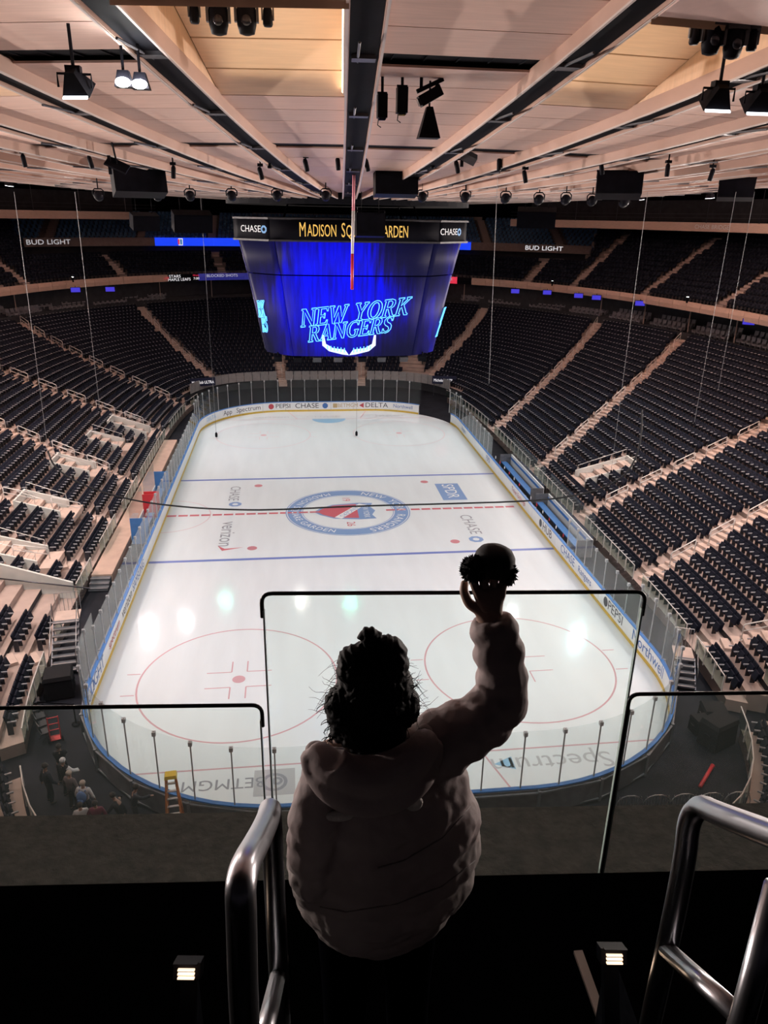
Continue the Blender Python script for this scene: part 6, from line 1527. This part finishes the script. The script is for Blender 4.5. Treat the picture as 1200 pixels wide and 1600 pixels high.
# red hand truck, red pole, barricades
c = at_Z(88, 1158, 0); o = empty('hand_truck', c, .3); tag(o, 'small red hand truck standing on the dark floor', 'hand truck'); m = MB()
for sx in (-1, 1): m.tube([(sx * .2, 0, .1), (sx * .2, -.1, 1.25)], .025, 5)
for z in (.3, .6, .9, 1.22): m.tube([(-.2, -.08 * z, z), (.2, -.08 * z, z)], .02, 5)
m.build('frame', 'red_paint', o); m = MB(); m.box((0, .15, .05), (.4, .3, .02)); m.build('toe_plate', 'red_paint', o)
for sx in (-1, 1): m = MB(); m.lathe([(.1, -.03), (.11, 0), (.1, .03)], 10, M=Matrix.Rotation(PI / 2, 3, 'Y')); w_ = m.build('wheel', 'rig_black', o); w_.location = (sx * .26, -.03, .11)
a, b = at_Z(1094, 1229, .08), at_Z(1113, 1197, .08); o = empty('red_pole', a); tag(o, 'red pole lying on the dark floor at the right', 'pole'); m = MB(); m.smooth = True; m.tube([(0, 0, 0), b - a], .075, 8); m.build('shaft', 'red_paint', o); m = MB(); m.smooth = True; m.tube([b - a, (b - a) * 1.03], .085, 8); m.build('end_cap', 'red_paint', o)
for q in range(5):
    x0 = 7.2 + 1.0 * q; o = empty('crowd_barrier', (x0 + .5, -31.35 - .05 * q, 0), -.05); tag(o, f'dark steel crowd barrier, {ordw(q)} from the left below the right grab rail', 'barrier', 'crowd barriers outside the near right corner')
    m = MB(); m.smooth = True; m.tube(smooth_path([(-.48, 0, .1), (-.48, 0, 1.1), (.48, 0, 1.1), (.48, 0, .1)], 2), .02, 6); m.build('frame', 'steel', o)
    for k in range(8): m = MB(); m.tube([(-.4 + .114 * k, 0, .22), (-.4 + .114 * k, 0, 1.06)], .010, 4); m.build('bar', 'steel', o)
    m = MB(); m.tube([(-.48, 0, .22), (.48, 0, .22)], .014, 5); m.box((-.4, 0, .03), (.05, .5, .05)); m.box((.4, 0, .03), (.05, .5, .05)); m.build('foot', 'steel', o)
# fibreglass step ladder
o = empty('step_ladder', (-8.25, -30.75, 0), .1); tag(o, 'orange fibreglass step ladder with a yellow top cap outside the boards', 'ladder'); H = 2.55
for sx in (-1, 1):
    m = MB(); m.bar((sx * .30, -.05, 0), (sx * .15, .3, H), .06, .08); m.build('front_rail', 'fiberglass', o); m = MB(); m.bar((sx * .28, .8, 0), (sx * .14, .42, H), .05, .06); m.build('rear_rail', 'fiberglass', o)
for q in range(1, 9): z = .29 * q; t = z / H; w = .30 - .15 * t; m = MB(); m.box((0, -.05 + .35 * t, z), (2 * w, .09, .03)); m.build('tread', 'aluminium', o)
m = MB(); m.box((0, .36, H + .04), (.42, .32, .12), taper=(.85, .85)); m.build('top_cap', 'ladder_yellow', o)
# ------------------------------------------------------------------ people standing on the floor
for n_, c_ in dict(cl_black=(.012, .012, .016), cl_navy=(.015, .018, .03), cl_grey=(.09, .085, .095), cl_white=(.52, .52, .54), cl_brown=(.10, .08, .085), cl_maroon=(.13, .02, .045), cl_blue=(.10, .18, .38), hair_grey=(.32, .28, .25), hair_dark=(.02, .015, .013)).items(): mat(n_, c_, .8, var=.15, scale=6)
def small_person(px, rz, lab, top, legs, hairm, H=1.74, arms=((-.3, .1, .95), (.3, .1, .95)), sleeve_m=None, hat=None, pack=None, lean=0., elbow=None, crouch=0.):
    c = at_Z(px[0], px[1], 0); s = H / 1.74; o = empty('person', (c.x, c.y, 0), rz); tag(o, lab, 'person')
    k = 1 - crouch; Z = lambda z: z * s * (k if z <= .95 else 1) - (0 if z <= .95 else .95 * s * crouch)
    ln = lambda z: lean * max(0, z - .95)
    pel, ch, nk, hd_ = Vector((0, 0, Z(.95))), Vector((0, ln(1.32), Z(1.32))), Vector((0, ln(1.48), Z(1.48))), Vector((0, ln(1.62) + .02, Z(1.63)))
    V = [pel, ch, nk, hd_, hd_ + Vector((0, .0, .08 * s))]; E2 = [(0, 1), (1, 2), (2, 3), (3, 4)]; R2 = [(.13 * s, .1 * s), (.15 * s, .1 * s), .055 * s, .085 * s, .06 * s]
    AR = []
    for q, (sx, arm) in enumerate(((-1, arms[0]), (1, arms[1]))):
        sh = Vector((sx * .19 * s, ln(1.42), Z(1.41))); hn = Vector((arm[0], arm[1] + ln(1.2), Z(arm[2]) if arm[2] > .95 else arm[2] * s)); d = hn - sh; el = sh + d * .5 + Vector((sx * .05, -.06, -.05)) * s
        b = len(V); V += [sh, el, hn, hn + d.normalized() * .09 * s]; E2 += [(1, b), (b, b + 1), (b + 1, b + 2), (b + 2, b + 3)]; R2 += [.06 * s, .042 * s, .03 * s, (.035 * s, .02 * s)]; AR.append((sh, el, hn))
    LG = []
    for sx in (-1, 1):
        hip = pel + Vector((sx * .1 * s, 0, -.03)); kn = Vector((sx * .12 * s, .05 + .3 * crouch, Z(.5))); an = Vector((sx * .13 * s, -.02, .08)); b = len(V); V += [hip, kn, an, an + Vector((0, .15 * s, -.04))]; E2 += [(0, b), (b, b + 1), (b + 1, b + 2), (b + 2, b + 3)]; R2 += [.085 * s, .058 * s, .042 * s, .036 * s]; LG.append((hip, kn, an))
    bd = skin_mesh('body', V, E2, R2, 'skin', o, 1)
    TV = [pel + Vector((0, 0, -.08)), ch, nk + Vector((0, 0, -.03))]; TE = [(0, 1), (1, 2)]; TR = [(.18 * s, .14 * s), (.195 * s, .14 * s), .08 * s]
    for sh, el, hn in AR: b = len(TV); TV += [sh, el, hn]; TE += [(1, b), (b, b + 1), (b + 1, b + 2)]; TR += [.085 * s, .066 * s, .054 * s]
    skin_mesh('jacket', TV, TE, TR, top, o, 1)
    LV, LE, LR = [], [], []
    for hip, kn, an in LG: b = len(LV); LV += [hip + Vector((0, 0, .04)), kn, an + Vector((0, 0, .02))]; LE += [(b, b + 1), (b + 1, b + 2)]; LR += [.115 * s, .08 * s, .066 * s]
    LE.append((0, 3)); skin_mesh('trousers', LV, LE, LR, legs, o, 1)
    m = MB(); m.smooth = True
    for hip, kn, an in LG: m.ball(an + Vector((0, .06, -.03)), .05 * s, 8, 6, sy=2.4)
    m.build('shoes', 'shoe', o)
    m = MB(); m.smooth = True; m.ball(hd_ + Vector((0, -.015, .045 * s)), .105 * s, 12, 9, sy=1.08, sz=.95); m.build('hair' if not hat else 'cap', hairm if not hat else hat, o)
    m = MB(); m.smooth = True; m.ball(hd_ + Vector((0, .1 * s, 0)), .016 * s, 6, 5); m.build('nose', 'skin', bd)
    if sleeve_m:
        m = MB(); m.smooth = True; sh, el, hn = AR[1]; m.tube(smooth_path([sh, el, hn], 1), .085 * s, 8); m.build('sleeve', sleeve_m, o)
    if pack:
        m = MB(); m.smooth = True; m.ball((0, -.2 * s + ln(1.2), Z(1.22)), .2 * s, 12, 9, sx=.9, sy=.6, sz=1.2); bp_ = m.build('backpack', pack); bp_.parent = o
        m = MB(); m.smooth = True; m.ball((0, -.31 * s, Z(1.12)), .12 * s, 10, 8, sy=.4, sz=.8); m.build('pocket', pack, bp_)
        for sx in (-1, 1): m = MB(); m.tube([(sx * .1, -.12, Z(1.40)), (sx * .13, .02, Z(1.47)), (sx * .13, .14, Z(1.3)), (sx * .12, -.05, Z(1.08))], .02, 5); m.build('strap', pack, bp_)
    return o
small_person((101, 1222), .2, 'person in black with dark hair standing by the red hand truck', 'cl_black', 'cl_black', 'hair_dark', arms=((-.1, .3, 1.2), (.12, .3, 1.2)))
small_person((107, 1245), -.6, 'person in black wearing a white cap with a white sleeve showing', 'cl_black', 'cl_black', 'hair_dark', hat='cl_white', sleeve_m='cl_white', arms=((-.25, .2, 1.0), (.35, .3, 1.15)))
small_person((80, 1254), -.9, 'person in a dark jacket walking alone on the left of the group', 'cl_navy', 'cl_black', 'hair_dark', arms=((-.25, -.1, .85), (.28, .25, .9)))
small_person((117, 1266), -.5, 'grey haired person in a brown grey jacket in the middle of the group', 'cl_brown', 'cl_black', 'hair_grey')
small_person((138, 1282), -.2, 'person in a white jacket with a blue backpack and pale cap', 'cl_white', 'cl_navy', 'hair_grey', hat='hair_grey', pack='cl_blue')
small_person((134, 1315), .3, 'dark haired person with white scarf at the bottom of the group', 'cl_white', 'cl_black', 'hair_dark', H=1.66)
small_person((157, 1312), .1, 'person in maroon at the bottom right of the group', 'cl_maroon', 'cl_black', 'hair_dark', H=1.66)
small_person((213, 1290), -1.3, 'person in dark clothes reaching for the boards beside the ladder', 'cl_navy', 'cl_black', 'hair_dark', arms=((-.25, .1, .9), (.25, .55, 1.35)), lean=.2)
small_person((196, 1292), 1.2, 'crouching person in black with one pale hand stretched out', 'cl_black', 'cl_black', 'hair_dark', arms=((-.35, .5, 1.05), (.25, .3, .9)), lean=.5, crouch=.35)
bpy.data.scenes.remove(WORK)
